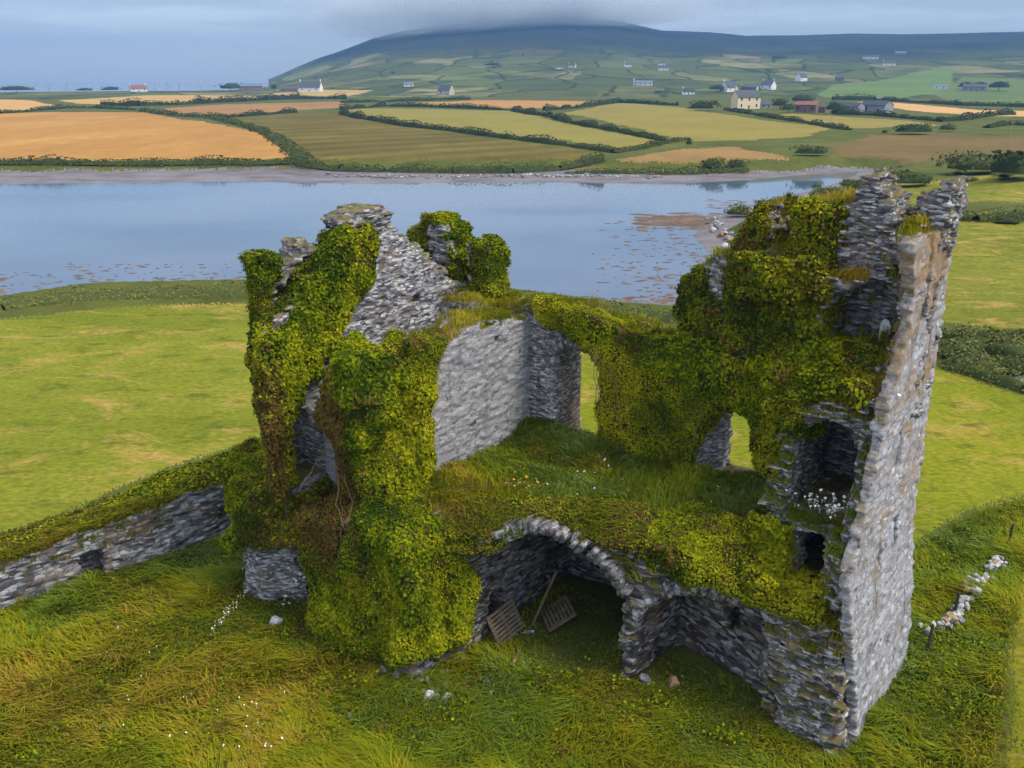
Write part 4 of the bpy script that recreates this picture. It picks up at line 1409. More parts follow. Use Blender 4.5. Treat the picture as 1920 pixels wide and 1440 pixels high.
# ------------------------------------------------------------------ loose things in and about the ruin
def rock_mesh(seed, flat=0.6, sub=2):
    import bmesh
    bm = bmesh.new()
    bmesh.ops.create_icosphere(bm, subdivisions=sub, radius=1.0)
    r = np.random.RandomState(seed)
    pl = [(unit(r.randn(1, 3))[0], 0.45 + 0.25 * r.rand()) for _ in range(11)]
    for v in bm.verts:
        p = np.array(v.co)
        for n, d in pl:
            k = p @ n - d
            if k > 0:
                p = p - n * k
        p *= 1 + 0.12 * (float(vn(p[0] * 2 + seed, p[1] * 2, p[2] * 2)) - 0.5)
        v.co = (p[0] * 1.0, p[1] * 0.75, p[2] * flat)
    me = bpy.data.meshes.new('rock')
    bm.to_mesh(me)
    bm.free()
    return me


ROCKS = [rock_mesh(k, 0.35 + 0.12 * (k % 4)) for k in range(8)]
RM = {'pale': plain_mat('pale_rock', (0.42, 0.42, 0.43), 0.9, 0.35, 3), 'grey': plain_mat('grey_rock', (0.20, 0.205, 0.225), 0.9, 0.45, 3),
      'brown': plain_mat('rusty_rock', (0.30, 0.20, 0.11), 0.9, 0.4, 3), 'white': plain_mat('bleached_rock', (0.40, 0.395, 0.385), 0.9, 0.55, 2.2)}
_rk = {}


def rock(name, p, s, m, parent=None):
    key = (rng.randint(8), m)
    if key not in _rk:
        me = ROCKS[key[0]].copy()
        me.materials.append(RM[m])
        _rk[key] = me
    o = bpy.data.objects.new(name, _rk[key])
    COL.objects.link(o)
    o.location = p
    o.scale = (s * (0.8 + 0.5 * rng.rand()), s * (0.8 + 0.5 * rng.rand()), s * (0.8 + 0.4 * rng.rand()))
    o.rotation_euler = (0.35 * rng.randn(), 0.35 * rng.randn(), 6.28 * rng.rand())
    if parent is not None:
        o.parent = parent
    return o


def ground_pt(px, py, dz=0.0):
    x, y = atz(px, py)
    return x, y, float(terrain(x, y)) + dz


for lab, px, py, s, m in (('pale squared boulder in the grass left of the ivy column', 516, 1174, 0.36, 'pale'), ('large rusty brown boulder in front of the smaller vault', 1263, 1284, 0.30, 'brown'),
                          ('grey boulder between the pier and the rusty boulder', 1212, 1276, 0.24, 'grey'), ('low pale slab lying in grass by the garden wall', 215, 1236, 0.30, 'pale'),
                          ('small pale stone in the rust brown grass', 655, 1345, 0.14, 'pale')):
    tag(rock('boulder', ground_pt(px, py, s * 0.25), s, m), lab, 'boulder')
for i in range(34):
    px, py = 790 + 200 * rng.rand(), 1225 + 85 * rng.rand()
    px -= (py - 1225) * 0.6
    s = 0.07 + 0.13 * rng.rand() ** 2
    tag(rock('fallen_stone', ground_pt(px, py, s * 0.4), s, ('pale', 'grey', 'brown', 'grey')[i % 4]), 'loose stone in the rubble spill at the mouth of the big vault', 'stone', 'rubble at the mouth of the big vault')
for i in range(16):
    px, py = 700 + 140 * rng.rand(), 1235 + 60 * rng.rand()
    s = 0.12 + 0.14 * rng.rand()
    py += (px - 700) * 0.3
    tag(rock('fallen_stone', ground_pt(px, min(py, 1312), s * 0.4), s, ('pale', 'grey', 'grey')[i % 3]), 'broken stone at the foot of the ivy column', 'stone', 'broken stones under the ivy column')
for i in range(14):
    px, py = 940 + 60 * rng.rand(), 1175 + 20 * rng.rand()
    s = 0.05 + 0.07 * rng.rand()
    tag(rock('fallen_stone', ground_pt(px, py, 0.02), s, 'pale'), 'small pale stone on the vault floor beside the wooden grids', 'stone', 'small stones on the vault floor')

# tumbled stone wall and its posts on the right
tw = empty('tumbled_wall', ground_pt(1800, 1130))
tag(tw, 'low tumbled wall of white stones in the long grass right of the tower', 'wall')
TWP = [(1722, 1198), (1762, 1186), (1790, 1172), (1800, 1140), (1815, 1118), (1832, 1092), (1860, 1076), (1882, 1060)]
for i in range(84):
    t = rng.rand() * (len(TWP) - 1)
    k = int(t)
    px = TWP[k][0] + (TWP[k + 1][0] - TWP[k][0]) * (t - k) + rng.randn() * 7
    py = TWP[k][1] + (TWP[k + 1][1] - TWP[k][1]) * (t - k) + rng.randn() * 6
    s = 0.11 + 0.14 * rng.rand()
    g = ground_pt(px, py)
    rock('stone', (g[0] - tw.location[0], g[1] - tw.location[1], g[2] - tw.location[2] + 0.14 + 0.26 * rng.rand()), s, ('white', 'white', 'pale', 'white', 'grey', 'brown')[i % 6], tw)
WOOD = plain_mat('weathered_wood', (0.16, 0.125, 0.085), 0.85, 0.35, 6)
POSTW = plain_mat('dark_post', (0.06, 0.045, 0.035), 0.9, 0.3, 6)
for lab, px, py, h in (('dark fence post at the near end of the tumbled wall', 1738, 1224, 0.95), ('dark fence post in the middle of the tumbled wall', 1787, 1162, 0.95), ('dark fence post beyond the far end of the tumbled wall', 1889, 1027, 0.95)):
    g = ground_pt(px, py)
    m_ = MB().tube((0, 0, -0.2), (0.05, 0.02, h), 0.055, 0.045, 8).tube((0.05, 0.02, h), (0.052, 0.02, h + 0.03), 0.045, 0.02, 8)
    o = m_.build('fence_post', POSTW)
    o.location = g
    tag(o, lab, 'fence post', 'fence posts by the tumbled wall')


def pallet(label, c, tilt, roll):
    root = empty('wooden_pallet')
    root.parent = None
    W = to_world(np.array(c))
    root.location = W
    from mathutils import Matrix
    a, b_ = Vector(tilt).normalized(), Vector(roll)
    b_ = (b_ - a * a.dot(b_)).normalized()
    M = Matrix((a, b_, a.cross(b_))).transposed()
    root.rotation_euler = (Matrix.Rotation(CASTLE_RZ, 3, 'Z') @ M).to_euler()
    tag(root, label, 'pallet', 'wooden pallets in the vault')
    for i in range(8):
        MB().box(-0.6, 0.6, -0.5 + i * 0.128, -0.5 + i * 0.128 + 0.088, 0.092, 0.114).build('board', WOOD, root)
    for x in (-0.56, -0.05, 0.46):
        MB().box(x, x + 0.1, -0.5, 0.49, 0.0, 0.09).build('bearer', WOOD, root)


pallet('wooden pallet leaning on the left side of the vault, by its dark doorway', (-10.1, -1.95, 0.5), (0.05, 1, 0.12), (-0.42, 0.1, 0.9))
pallet('wooden pallet lying tilted on the floor at the back of the vault', (-9.15, -0.35, 0.34), (0.75, -0.65, 0.05), (0.55, 0.7, 0.5))
pl_ = MB()
A_, B_ = to_world(np.array([(-9.75, -0.95, 0.02), (-9.35, -0.25, 1.75)]))
pl_.tube(A_, B_, 0.05, 0.045, 8).tube(B_, B_ + np.array([0.003, 0.003, 0.03]), 0.045, 0.02, 8)
tag(pl_.build('wooden_prop', WOOD), 'grey wooden prop leaning against the pallet in the vault', 'pole')

o = MB().box(-11.62, -11.5, 2.95, 4.1, 4.7, 7.3).build('window_reveal', stone_mat('stained_reveal', lichen=1.05, mid=(0.15, 0.13, 0.11), light=(0.4, 0.37, 0.33), warm=(0.26, 0.15, 0.06), moss=0.5), north)

# pale slab added in the upper room's slit, standing in for its brightness
o = MB().poly([(0, 0, 0), (0.27, 0, 0.02), (0.28, 0, 0.6), (0.2, 0, 0.78), (0.08, 0, 0.8), (0.01, 0, 0.68), (0, 0.08, 0), (0.27, 0.08, 0.02), (0.28, 0.08, 0.6), (0.2, 0.08, 0.78), (0.08, 0.08, 0.8), (0.01, 0.08, 0.68)],
              [(0, 1, 2, 3, 4, 5), (11, 10, 9, 8, 7, 6)] + [(i, 6 + i, 6 + (i + 1) % 6, (i + 1) % 6) for i in range(6)]).build('slit_light_slab', plain_mat('pale_slit_light', (0.74, 0.74, 0.75), 0.8, 0.12, 4), top)
o.location = (-1.72, 3.3, 9.5)
o['label'] = 'pale slab added for the brightness in the slit window'


def voussoirs(name, cx, r0, rz, zs, fy, a0, a1, n, m):
    """the broken edge of the vault: thin slates set on edge round the arch"""
    V, Q = [], []
    for i in range(n):
        if rng.rand() < 0.14:
            continue
        a = a0 + (a1 - a0) * (i + 0.5) / n
        w = 0.055 + 0.05 * rng.rand()
        ri, ro = -0.05 + 0.10 * rng.rand(), 0.18 + 0.26 * rng.rand()
        d = np.array([math.cos(a), 0, math.sin(a)])
        t = np.array([-math.sin(a), 0, math.cos(a)])
        c = np.array([cx + r0 * math.cos(a), 0, zs + rz * math.sin(a)])
        y0 = fy(c[0]) - 0.10 - 0.14 * rng.rand()
        b = len(V)
        for yy in (y0, y0 + 0.5):
            for p in (c + d * ri - t * w, c + d * ri + t * w, c + d * ro + t * w * 1.1, c + d * ro - t * w * 1.1):
                q = p + 0.02 * rng.randn(3)
                V.append((q[0], yy + 0.03 * rng.randn(), q[2]))
        Q += [(b, b + 1, b + 2, b + 3), (b + 7, b + 6, b + 5, b + 4), (b, b + 4, b + 5, b + 1), (b + 1, b + 5, b + 6, b + 2), (b + 2, b + 6, b + 7, b + 3), (b + 3, b + 7, b + 4, b)]
    return link(name, quads(name, np.array(V), np.array(Q)), m, castle)


VOUS = stone_mat('arch_slate', lichen=0.05, dark=(0.07, 0.07, 0.078), mid=(0.17, 0.17, 0.185), light=(0.42, 0.42, 0.43), moss=0.4, sc=(9, 3, 9))
fy_ = lambda u: float(np.interp(u, FRONT[:, 0], FRONT[:, 1]))
voussoirs('window_arch', -10.72, 0.9, 0.9, 7.15, lambda u: 2.72, R(25), R(178), 26, VOUS)
voussoirs('vault_arch', -8.42, 2.2, 2.2, 2.1, fy_, R(18), R(128), 44, VOUS)
voussoirs('vault_arch', -4.2, 1.62, 1.62, 1.6, fy_, R(60), R(172), 30, VOUS)


# ================================================================== COUNTRYSIDE
DK = leaf_mat('hedge_leaf', [(0.0, (0.030, 0.045, 0.018)), (0.45, (0.065, 0.085, 0.026)), (0.7, (0.12, 0.14, 0.035)), (1.0, (0.22, 0.21, 0.06))], 0.8, 0.2)


def foliage_blob(name, C, Rx, Ry, Rz, m, parent, seed, leaf=0.35, n=150, tone=0.5, lumps=5):
    """a crown: several leaf-covered lobes with gaps between"""
    r = np.random.RandomState(seed)
    pts, nor = [], []
    for k in range(lumps):
        if lumps == 1:
            c, s = np.zeros(3), np.ones(3)
        else:
            a = 6.283 * r.rand()
            q = 0.55 * math.sqrt(r.rand())
            c = np.array([q * math.cos(a), q * math.sin(a), 0.45 * (r.rand() - 0.35)])
            s = np.array([1, 1, 0.85]) * (0.42 + 0.25 * r.rand())
        d = unit(r.randn(max(6, n // lumps), 3))
        d[:, 2] = np.where(d[:, 2] < -0.3, -d[:, 2], d[:, 2])
        rad = 0.82 + 0.25 * r.rand(len(d), 1)
        pts.append(c + d * s * rad)
        nor.append(d)
    P, N = np.concatenate(pts), np.concatenate(nor)
    P = P * np.array([Rx, Ry, Rz]) + np.array(C)
    P[:, 2] = np.maximum(P[:, 2], 0.05)
    L = leaf_quads(P, N, leaf, 0.3, 0.9, 0.4, leaf * 0.3)
    t = np.clip(tone + 0.5 * (fbm(P[:, 0] * 0.5 + seed, P[:, 1] * 0.5, P[:, 2] * 0.5, 2) - 0.5) + 0.15 * r.randn(len(P)), 0, 1)
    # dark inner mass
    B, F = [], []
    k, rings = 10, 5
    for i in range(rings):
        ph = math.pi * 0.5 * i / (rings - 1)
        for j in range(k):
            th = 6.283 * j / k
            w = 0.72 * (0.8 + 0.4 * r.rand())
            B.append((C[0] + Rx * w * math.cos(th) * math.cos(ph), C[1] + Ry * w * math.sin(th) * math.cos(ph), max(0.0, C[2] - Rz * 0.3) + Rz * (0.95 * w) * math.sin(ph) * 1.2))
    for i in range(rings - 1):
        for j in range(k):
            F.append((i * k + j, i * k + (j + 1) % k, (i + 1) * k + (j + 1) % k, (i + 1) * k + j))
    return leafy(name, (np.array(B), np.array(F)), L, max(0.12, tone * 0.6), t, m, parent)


def bush(name, label, px, py, w_px, h_px, tone=0.45, n=170, cat='bush', group=None, m=None, rmin=40.0):
    x, y, z, r = hit(px, py, rmin)
    W, H = w_px * r / FPX * 0.5, h_px * r / FPX
    o = foliage_blob(name, (0, 0, H * 0.42), W, min(W, max(H, W * 0.6)), H * 0.62, m or DK, None, int(px * 7 + py), leaf=max(0.10, min(W, H) * 0.16), n=n, tone=tone, lumps=6)
    o.location = (x, y, z - 0.05)
    tag(o, label, cat, group)
    return o


def tree(label, px, py, w_px, h_px, tone=0.4, group=None, n=240):
    x, y, z, r = hit(px, py)
    W, H = w_px * r / FPX * 0.5, h_px * r / FPX
    root = empty('tree', (x, y, z - 0.1))
    tag(root, label, 'tree', group)
    t = MB().tube((0, 0, 0), (0.1, 0, H * 0.5), 0.035 * H, 0.02 * H, 7)
    for k in range(3):
        a = k * 2.1
        t.tube((0.06, 0, H * (0.3 + 0.05 * k)), (W * 0.4 * math.cos(a), W * 0.4 * math.sin(a), H * 0.62), 0.015 * H, 0.008 * H, 5)
    t.build('trunk', BARK, root)
    foliage_blob('crown', (0, 0, H * 0.46), W, W, H * 0.52, DK, root, int(px * 3 + py), leaf=max(0.2, min(W, H) * 0.13), n=n, tone=tone, lumps=7)
    return root


def hedge(label, pts, h_px, tone=0.4, wid=1.5, gap=0.1, group='hedgerows between the fields'):
    """a running hedge: an uneven bank of leaf clumps along a line on the ground"""
    W = [hit(*p) for p in pts]
    cx, cy = W[len(W) // 2][0], W[len(W) // 2][1]
    P, N, B, F = [], [], [], []
    for (x0, y0, z0, r0), (x1, y1, z1, r1) in zip(W[:-1], W[1:]):
        L = math.hypot(x1 - x0, y1 - y0)
        r = 0.5 * (r0 + r1)
        H = h_px * r / FPX
        n = int(min(5000, max(30, L * 18 / max(0.5, (r / 300) ** 1.3)))) if r > 130 else int(min(5000, L * 75))
        t = rng.rand(n)
        hh = H * np.clip(-0.35 + 2.5 * fbm((x0 + (x1 - x0) * t) * 0.12 * 300 / r, (y0 + (y1 - y0) * t) * 0.12 * 300 / r, 4, 3), 0.15, 1.7)
        a = rng.rand(n) * math.pi
        nx_, ny_ = -(y1 - y0) / L, (x1 - x0) / L
        off = np.cos(a) * wid * (0.4 + 0.6 * hh / H)
        px_, py_ = x0 + (x1 - x0) * t + nx_ * off, y0 + (y1 - y0) * t + ny_ * off
        g = terrain(px_, py_)
        P.append(np.stack([px_ - cx, py_ - cy, g + np.sin(a) * hh], 1))
        N.append(np.stack([nx_ * np.cos(a), ny_ * np.cos(a), np.sin(a) + 0.2], 1))
        k = max(2, int(L / max(1.5, r / 160)))
        for i in range(k + 1):
            q = i / k
            X, Y = x0 + (x1 - x0) * q, y0 + (y1 - y0) * q
            h2 = H * 0.8 * min(1.5, max(0.1, -0.35 + 2.4 * float(fbm(X * 0.12 * 300 / r, Y * 0.12 * 300 / r, 4, 3))))
            g2 = float(terrain(X, Y))
            b = len(B)
            for sx, sz in ((-0.8, -0.2), (-0.55, 0.7), (0, 0.95), (0.55, 0.7), (0.8, -0.2)):
                B.append((X - cx + nx_ * sx * wid, Y - cy + ny_ * sx * wid, g2 + sz * h2))
            if i:
                F += [(b - 5 + j, b - 4 + j, b + 1 + j, b + j) for j in range(4)]
    P, N = np.concatenate(P), np.concatenate(N)
    rr = np.hypot(P[:, 0] + cx, P[:, 1] + cy)
    Lq = leaf_quads(P, unit(N), np.maximum(0.15, rr * 0.0017)[:, None], 0.3, 0.9, 0.4, 0.1)
    t = np.clip(tone + 0.6 * (fbm(P[:, 0] * 0.15, P[:, 1] * 0.15, 1, 2) - 0.5) + 0.13 * rng.randn(len(P)), 0, 1)
    o = leafy('hedge', (np.array(B), np.array(F)), Lq, max(0.15, tone * 0.7), t, DK)
    o.location = (cx, cy, 0)
    tag(o, label, 'hedge', group)


hedge('long hedge between the pale green field and the dark crop field', [(640, 214), (760, 237), (850, 246), (950, 260), (1050, 272), (1150, 286)], 9, 0.3)
hedge('hedge running from the dark crop field corner up to the stubble', [(1150, 287), (1190, 281), (1250, 268), (1290, 262)], 7, 0.4)
hedge('bushy hedge between the two yellow green fields', [(960, 208), (1030, 219), (1060, 228), (1120, 240), (1180, 251), (1245, 265)], 8, 0.3)
hedge('hedge above the pale green field', [(640, 206), (720, 199), (830, 202), (960, 207)], 6, 0.3)
hedge('hedge behind the brown stubble strip in the middle distance', [(640, 193), (770, 190), (880, 187)], 5, 0.35)
hedge('hedge at the top of the right yellow green field', [(1020, 207), (1080, 203), (1160, 193), (1270, 198)], 7, 0.3)
hedge('dark hedge under the upper wheat strip on the left', [(190, 198), (260, 199), (330, 197), (420, 192), (500, 188), (560, 186), (650, 186)], 8, 0.25)
hedge('hedge between the small wheat patch and the great wheat field', [(0, 213), (60, 209), (128, 203), (180, 203), (260, 207)], 4, 0.4)
hedge('green hedge bank running down the right side of the great wheat field', [(260, 207), (330, 217), (400, 222), (460, 236), (510, 255), (550, 285), (565, 300)], 5, 0.55, 2.5)
hedge('short hedge above the dark crop field', [(390, 222), (450, 219), (555, 211)], 6, 0.25)
hedge('hedge bank along the far shore under the wheat field', [(-60, 306), (60, 306), (180, 308), (300, 308), (420, 306), (560, 304)], 7, 0.45, 1.6)
hedge('taller hedge bank along the far shore under the dark crop field', [(560, 307), (640, 320), (720, 322), (850, 324), (960, 324), (1050, 316), (1130, 298)], 13, 0.5, 1.8)
hedge('low bank of scrub on the far shore under the small stubble field', [(1060, 325), (1150, 325), (1250, 326), (1330, 322), (1400, 320)], 7, 0.6, 1.4)
hedge('hedge from the farm down towards the moor field', [(1360, 206), (1440, 220), (1500, 229), (1560, 240), (1590, 244)], 5, 0.3)
hedge('hedge in front of the barns on the right', [(1560, 214), (1640, 217), (1700, 222), (1760, 228), (1800, 226), (1850, 218), (1900, 215)], 7, 0.25)
hedge('long hedge behind the right wheat strip', [(1560, 188), (1640, 188), (1720, 193), (1800, 198), (1930, 201)], 6, 0.25)
hedge('hedge by the lane on the far right', [(1850, 240), (1890, 234), (1990, 238)], 5, 0.4)
hedge('scrubby hedge along the lane right of the tower', [(1775, 640), (1810, 650), (1850, 668), (1920, 690), (1990, 712)], 30, 0.68, 0.7, group='hedges by the lane')
hedge('low hedge on the near side of the lane right of the tower', [(1770, 690), (1810, 700), (1860, 716), (1920, 735), (1990, 750)], 18, 0.7, 0.5, group='hedges by the lane')
hedge('low scrub line across the pasture right of the tower', [(1690, 400), (1760, 406), (1830, 414), (1900, 410), (1990, 412)], 14, 0.62, 1.2, group='hedges by the lane')
hedge('grassy bank with low scrub along the near shore', [(-60, 586), (0, 578), (60, 568), (120, 562), (200, 556), (330, 552), (480, 552), (560, 553)], 13, 0.8, 1.6, group='hedges by the shore')
hedge('scrub along the near shore behind the castle', [(900, 560), (1000, 566), (1100, 578), (1200, 594), (1280, 600)], 14, 0.6, 1.4, group='hedges by the shore')

for lab, px, py, w, h, tn in (
        ('round dark bush on the near edge of the great wheat field', 111, 306, 14, 13, 0.3), ('small bush under the middle of the great wheat field', 247, 308, 8, 8, 0.3), ('small bush under the right part of the great wheat field', 370, 308, 8, 8, 0.3),
        ('round bush beside the small stubble field on the far shore', 1292, 274, 15, 15, 0.25), ('green bush on the far shore below the small stubble field', 1335, 318, 44, 24, 0.5), ('olive scrub on the far shore right of the green bush', 1385, 316, 50, 18, 0.55),
        ('flat green scrub patch above the creek', 1520, 292, 78, 20, 0.55), ('dense dark bush group in front of the moor field', 1715, 252, 78, 20, 0.25), ('small round bush left of the dark bush group', 1658, 251, 12, 8, 0.25),
        ('lighter bush right of the dark bush group', 1775, 247, 34, 15, 0.4), ('scrub knoll by the creek behind the turret', 1700, 350, 120, 34, 0.45), ('green knoll of scrub on the far right above the creek', 1835, 326, 150, 40, 0.6),
        ('dark gorse bush at the right edge above the pasture', 1895, 336, 90, 52, 0.2), ('white flowering bush by the lane right of the tower', 1802, 652, 52, 42, 0.85), ('dark bush beside the white flowering bush', 1745, 640, 60, 40, 0.35),
        ('olive bush by the lane at the right edge', 1875, 672, 70, 40, 0.45), ('rounded bush on the point by the rocks', 1385, 406, 60, 24, 0.55), ('scrub on the shore behind the stepped tower top', 1465, 400, 90, 30, 0.5),
        ('bracken on the shore left of the stone turret', 1545, 375, 80, 26, 0.6), ('bramble patch on the shore behind the turret', 1570, 420, 80, 30, 0.5), ('low bracken near the creek mouth', 1600, 352, 60, 16, 0.55),
        ('low brown scrub in the pasture near the corner stub', 1890, 418, 60, 14, 0.5), ('bush in the hedge between the yellow green fields', 1042, 224, 26, 12, 0.2), ('dark bush in the hedge above the right yellow green field', 1060, 206, 30, 11, 0.2),
        ('bush at the lower end of the hedge between the yellow green fields', 1175, 252, 20, 12, 0.2), ('dark bush on the left of the farmhouse', 1315, 208, 60, 20, 0.25)):
    bush('bush', lab, px, py, w, h, tn, n=300 if w > 40 else 120, group='bushes in the fields and along the shore')

for i in range(46):
    if i < 22:
        px, py = 1430 + 270 * rng.rand(), 338 + 70 * rng.rand()
        if py < 330 + (1600 - px) * 0.27:
            py += 45
    elif i < 34:
        px, py = 1640 + 290 * rng.rand(), 312 + 30 * rng.rand()
    else:
        px, py = 1780 + 150 * rng.rand(), 640 + 60 * rng.rand()
    k = 0.4 + 0.012 * (py - 310) if py < 600 else 3.0
    bush('scrub', 'low olive scrub bush on the rough ground by the creek' if i < 34 else 'low olive scrub bush beside the lane', px, py, (26 + 30 * rng.rand()) * k * 0.8, (9 + 8 * rng.rand()) * k * 0.8, 0.58 + 0.3 * rng.rand(), n=220, cat='scrub',
         group='scrub on the rough ground by the creek' if i < 34 else 'scrub beside the lane', rmin=30.0)

for lab, px, py, w, h, tn in (
        ('broad dark tree at the left end of the farm sheds by the sea', 432, 172, 48, 18, 0.25), ('small tree between the sheds and the white cottage by the sea', 515, 171, 16, 14, 0.2),
        ('low dark wood on the skyline at the left edge', 30, 165, 66, 13, 0.2), ('tree clump on the sea skyline left of the red roofed house', 205, 167, 38, 10, 0.2), ('dark clump on the sea skyline farther left', 158, 167, 34, 8, 0.2),
        ('round tree right of the cream farmhouse', 1462, 206, 34, 24, 0.25), ('tall tree behind the red roofed barn', 1503, 196, 48, 20, 0.15), ('dark tree left of the red roofed barn', 1478, 212, 30, 20, 0.3),
        ('broad tree between the two groups of barns', 1563, 214, 34, 26, 0.25), ('tree in front of the slate blue barn', 1580, 216, 24, 20, 0.3),
        ('dark trees left of the grey house far right', 1810, 168, 34, 14, 0.15), ('big dark tree right of the grey house far right', 1872, 171, 40, 19, 0.15), ('tree behind the grey house far right', 1840, 166, 24, 12, 0.2),
        ('tree clump beside the upper hillside house', 925, 126, 40, 10, 0.15), ('dark tree clump on the hill right of centre', 1460, 113, 40, 10, 0.2), ('dark trees by the long white house on the hill', 1630, 108, 28, 7, 0.2),
        ('tree behind the steep white gables', 1345, 172, 40, 14, 0.25), ('tree between the white gabled houses', 1408, 172, 50, 10, 0.25), ('dark clump left of the pale bungalow', 1240, 178, 38, 10, 0.25),
        ('hedge tree right of the farm on the strip of wheat', 1762, 228, 18, 11, 0.25), ('hedge tree by the lane on the right', 1695, 222, 16, 9, 0.25), ('small round tree above the lower hillside fields', 737, 139, 10, 6, 0.25)):
    tree(lab, px, py, w, h, tn, 'trees round the farms')

ROOF = {'slate': plain_mat('slate_roof', (0.075, 0.085, 0.105), 0.7, 0.25, 1.5), 'red': plain_mat('rusty_roof', (0.25, 0.10, 0.075), 0.8, 0.3, 1.0), 'blue': plain_mat('sheet_roof', (0.13, 0.18, 0.24), 0.5, 0.2, 1.0), 'dark': plain_mat('dark_roof', (0.05, 0.055, 0.07), 0.7, 0.25, 1.0)}
WALLM = {'white': plain_mat('whitewash', (0.78, 0.78, 0.76), 0.9, 0.05), 'cream': plain_mat('cream_render', (0.74, 0.62, 0.40), 0.9, 0.06), 'grey': plain_mat('grey_block', (0.26, 0.27, 0.29), 0.9, 0.2, 1.0),
         'stone': plain_mat('stone_gable', (0.5, 0.46, 0.36), 0.9, 0.2, 1.5), 'brown': plain_mat('brown_block', (0.20, 0.14, 0.13), 0.9, 0.25, 0.8)}
GLASS = plain_mat('dark_pane', (0.03, 0.035, 0.045), 0.3, 0.1)
DOORM = plain_mat('painted_door', (0.14, 0.06, 0.04), 0.7, 0.1)


def house(name, label, px, py, w_px, wall_h, roof_h, depth, wall, roof, rz=0.0, chimneys=1, wins=3, cat='house', group='houses and barns in the distance', door=True, rows=1):
    x, y, z, r = hit(px, py)
    Wd = w_px * r / FPX
    az = math.atan2(x, y)
    wl = max(3.0, Wd / (abs(math.cos(rz)) + abs(math.sin(rz)) * depth))
    dp = wl * depth
    hw, hr = wl * wall_h, wl * roof_h
    root = empty(name, (x, y + dp * 0.3, z - 0.15), -az + rz)
    tag(root, label, cat, group)
    a, b = wl / 2, dp / 2
    body = MB()
    body.poly([(-a, -b, 0), (a, -b, 0), (a, b, 0), (-a, b, 0), (-a, -b, hw), (a, -b, hw), (a, b, hw), (-a, b, hw), (-a, 0, hw + hr), (a, 0, hw + hr)],
              [(0, 1, 5, 4), (2, 3, 7, 6), (1, 2, 6, 9, 5), (3, 0, 4, 8, 7), (3, 2, 1, 0), (4, 5, 9, 8), (6, 7, 8, 9)])
    body.build('wall', WALLM[wall], root)
    e, t = 0.12 + 0.02 * wl, 0.16
    rf = MB()
    sl_ = hr / b
    for s in (-1, 1):
        ye, ze = s * (b + e), hw - sl_ * e
        vs = [(-a - e * .4, ye, ze + .02), (a + e * .4, ye, ze + .02), (a + e * .4, 0, hw + hr + .02), (-a - e * .4, 0, hw + hr + .02)]
        vs += [(p[0], p[1], p[2] + t) for p in vs]
        rf.poly(vs, [(0, 1, 2, 3), (7, 6, 5, 4), (0, 4, 5, 1), (1, 5, 6, 2), (2, 6, 7, 3), (3, 7, 4, 0)])
    rfo = rf.build('roof', ROOF[roof], root)
    for k in range(chimneys):
        cx = (-a + 0.5) if k == 0 else (a - 0.5)
        c = MB().box(cx - 0.45, cx + 0.45, -0.35, 0.35, hw + hr - 0.4, hw + hr + 0.12 * wl)
        c.box(cx - 0.52, cx + 0.52, -0.42, 0.42, hw + hr + 0.12 * wl, hw + hr + 0.12 * wl + 0.12)
        c.build('chimney', WALLM['white' if wall == 'white' else wall], rfo)
    hgt = hw / rows
    for rw in range(rows):
        for k in range(wins):
            cx = -a + wl * (k + 0.5 + (0.0 if not door or k != wins // 2 or rw else 0.0)) / wins
            if door and rw == 0 and k == wins // 2:
                MB().box(cx - 0.5, cx + 0.5, -b - 0.04, -b + 0.05, 0.1, min(2.1, hw * .8)).build('door', DOORM, root)
                continue
            zz = rw * hgt
            w = MB().box(cx - 0.5, cx + 0.5, -b - 0.05, -b + 0.05, zz + hgt * .35, zz + hgt * .8).build('window', GLASS, root)
    return root


house('farmhouse', 'two storey cream farmhouse with slate roof and two chimneys among the fields', 1399, 204, 50, 0.46, 0.24, 0.5, 'cream', 'slate', R(32), 2, 3, rows=2)
house('outbuilding', 'small slate roofed outbuilding right of the cream farmhouse', 1435, 203, 20, 0.4, 0.3, 0.6, 'grey', 'slate', R(20), 0, 2)
house('barn', 'barn with a rusty red round roof among the trees', 1515, 211, 42, 0.36, 0.14, 0.6, 'brown', 'red', R(-18), 0, 3, 'barn')
house('barn', 'low brown shed joined to the right of the red roofed barn', 1541, 211, 22, 0.5, 0.12, 0.7, 'brown', 'slate', R(-18), 0, 2, 'barn')
house('barn', 'slate blue barn right of the broad tree', 1598, 211, 44, 0.28, 0.16, 0.7, 'grey', 'dark', R(-25), 0, 2, 'barn')
house('barn', 'wide barn with pale blue gable and dark roof, last on the right', 1646, 211, 52, 0.28, 0.15, 0.6, 'grey', 'dark', R(-30), 0, 2, 'barn')
house('house', 'white house with two steep gables and slate roof, left of a pair', 1368, 172, 32, 0.26, 0.34, 0.6, 'white', 'slate', R(48), 1, 2)
house('house', 'low grey house between the two white gabled houses', 1410, 169, 28, 0.22, 0.2, 0.5, 'grey', 'slate', R(10), 1, 3)
house('house', 'white gabled house with slate roof, right of the pair', 1441, 168, 27, 0.34, 0.3, 0.6, 'white', 'slate', R(-35), 2, 3)
house('house', 'white bungalow with dark roof left of the farmhouse', 1291, 177, 22, 0.25, 0.25, 0.5, 'white', 'dark', R(8), 1, 3)
house('house', 'pair of white hillside gables above the white houses', 1503, 152, 20, 0.3, 0.3, 0.5, 'white', 'slate', R(60), 0, 2)
house('barn', 'small dark barn alone on the hillside field', 1575, 152, 15, 0.4, 0.25, 0.6, 'brown', 'slate', R(5), 0, 1, 'barn')
house('house', 'small tan cottage high on the hillside right of centre', 1416, 116, 14, 0.3, 0.12, 0.5, 'stone', 'red', 0, 0, 2)
house('house', 'long low white house high on the right hillside', 1633, 111, 25, 0.16, 0.08, 0.3, 'white', 'slate', 0, 0, 3)
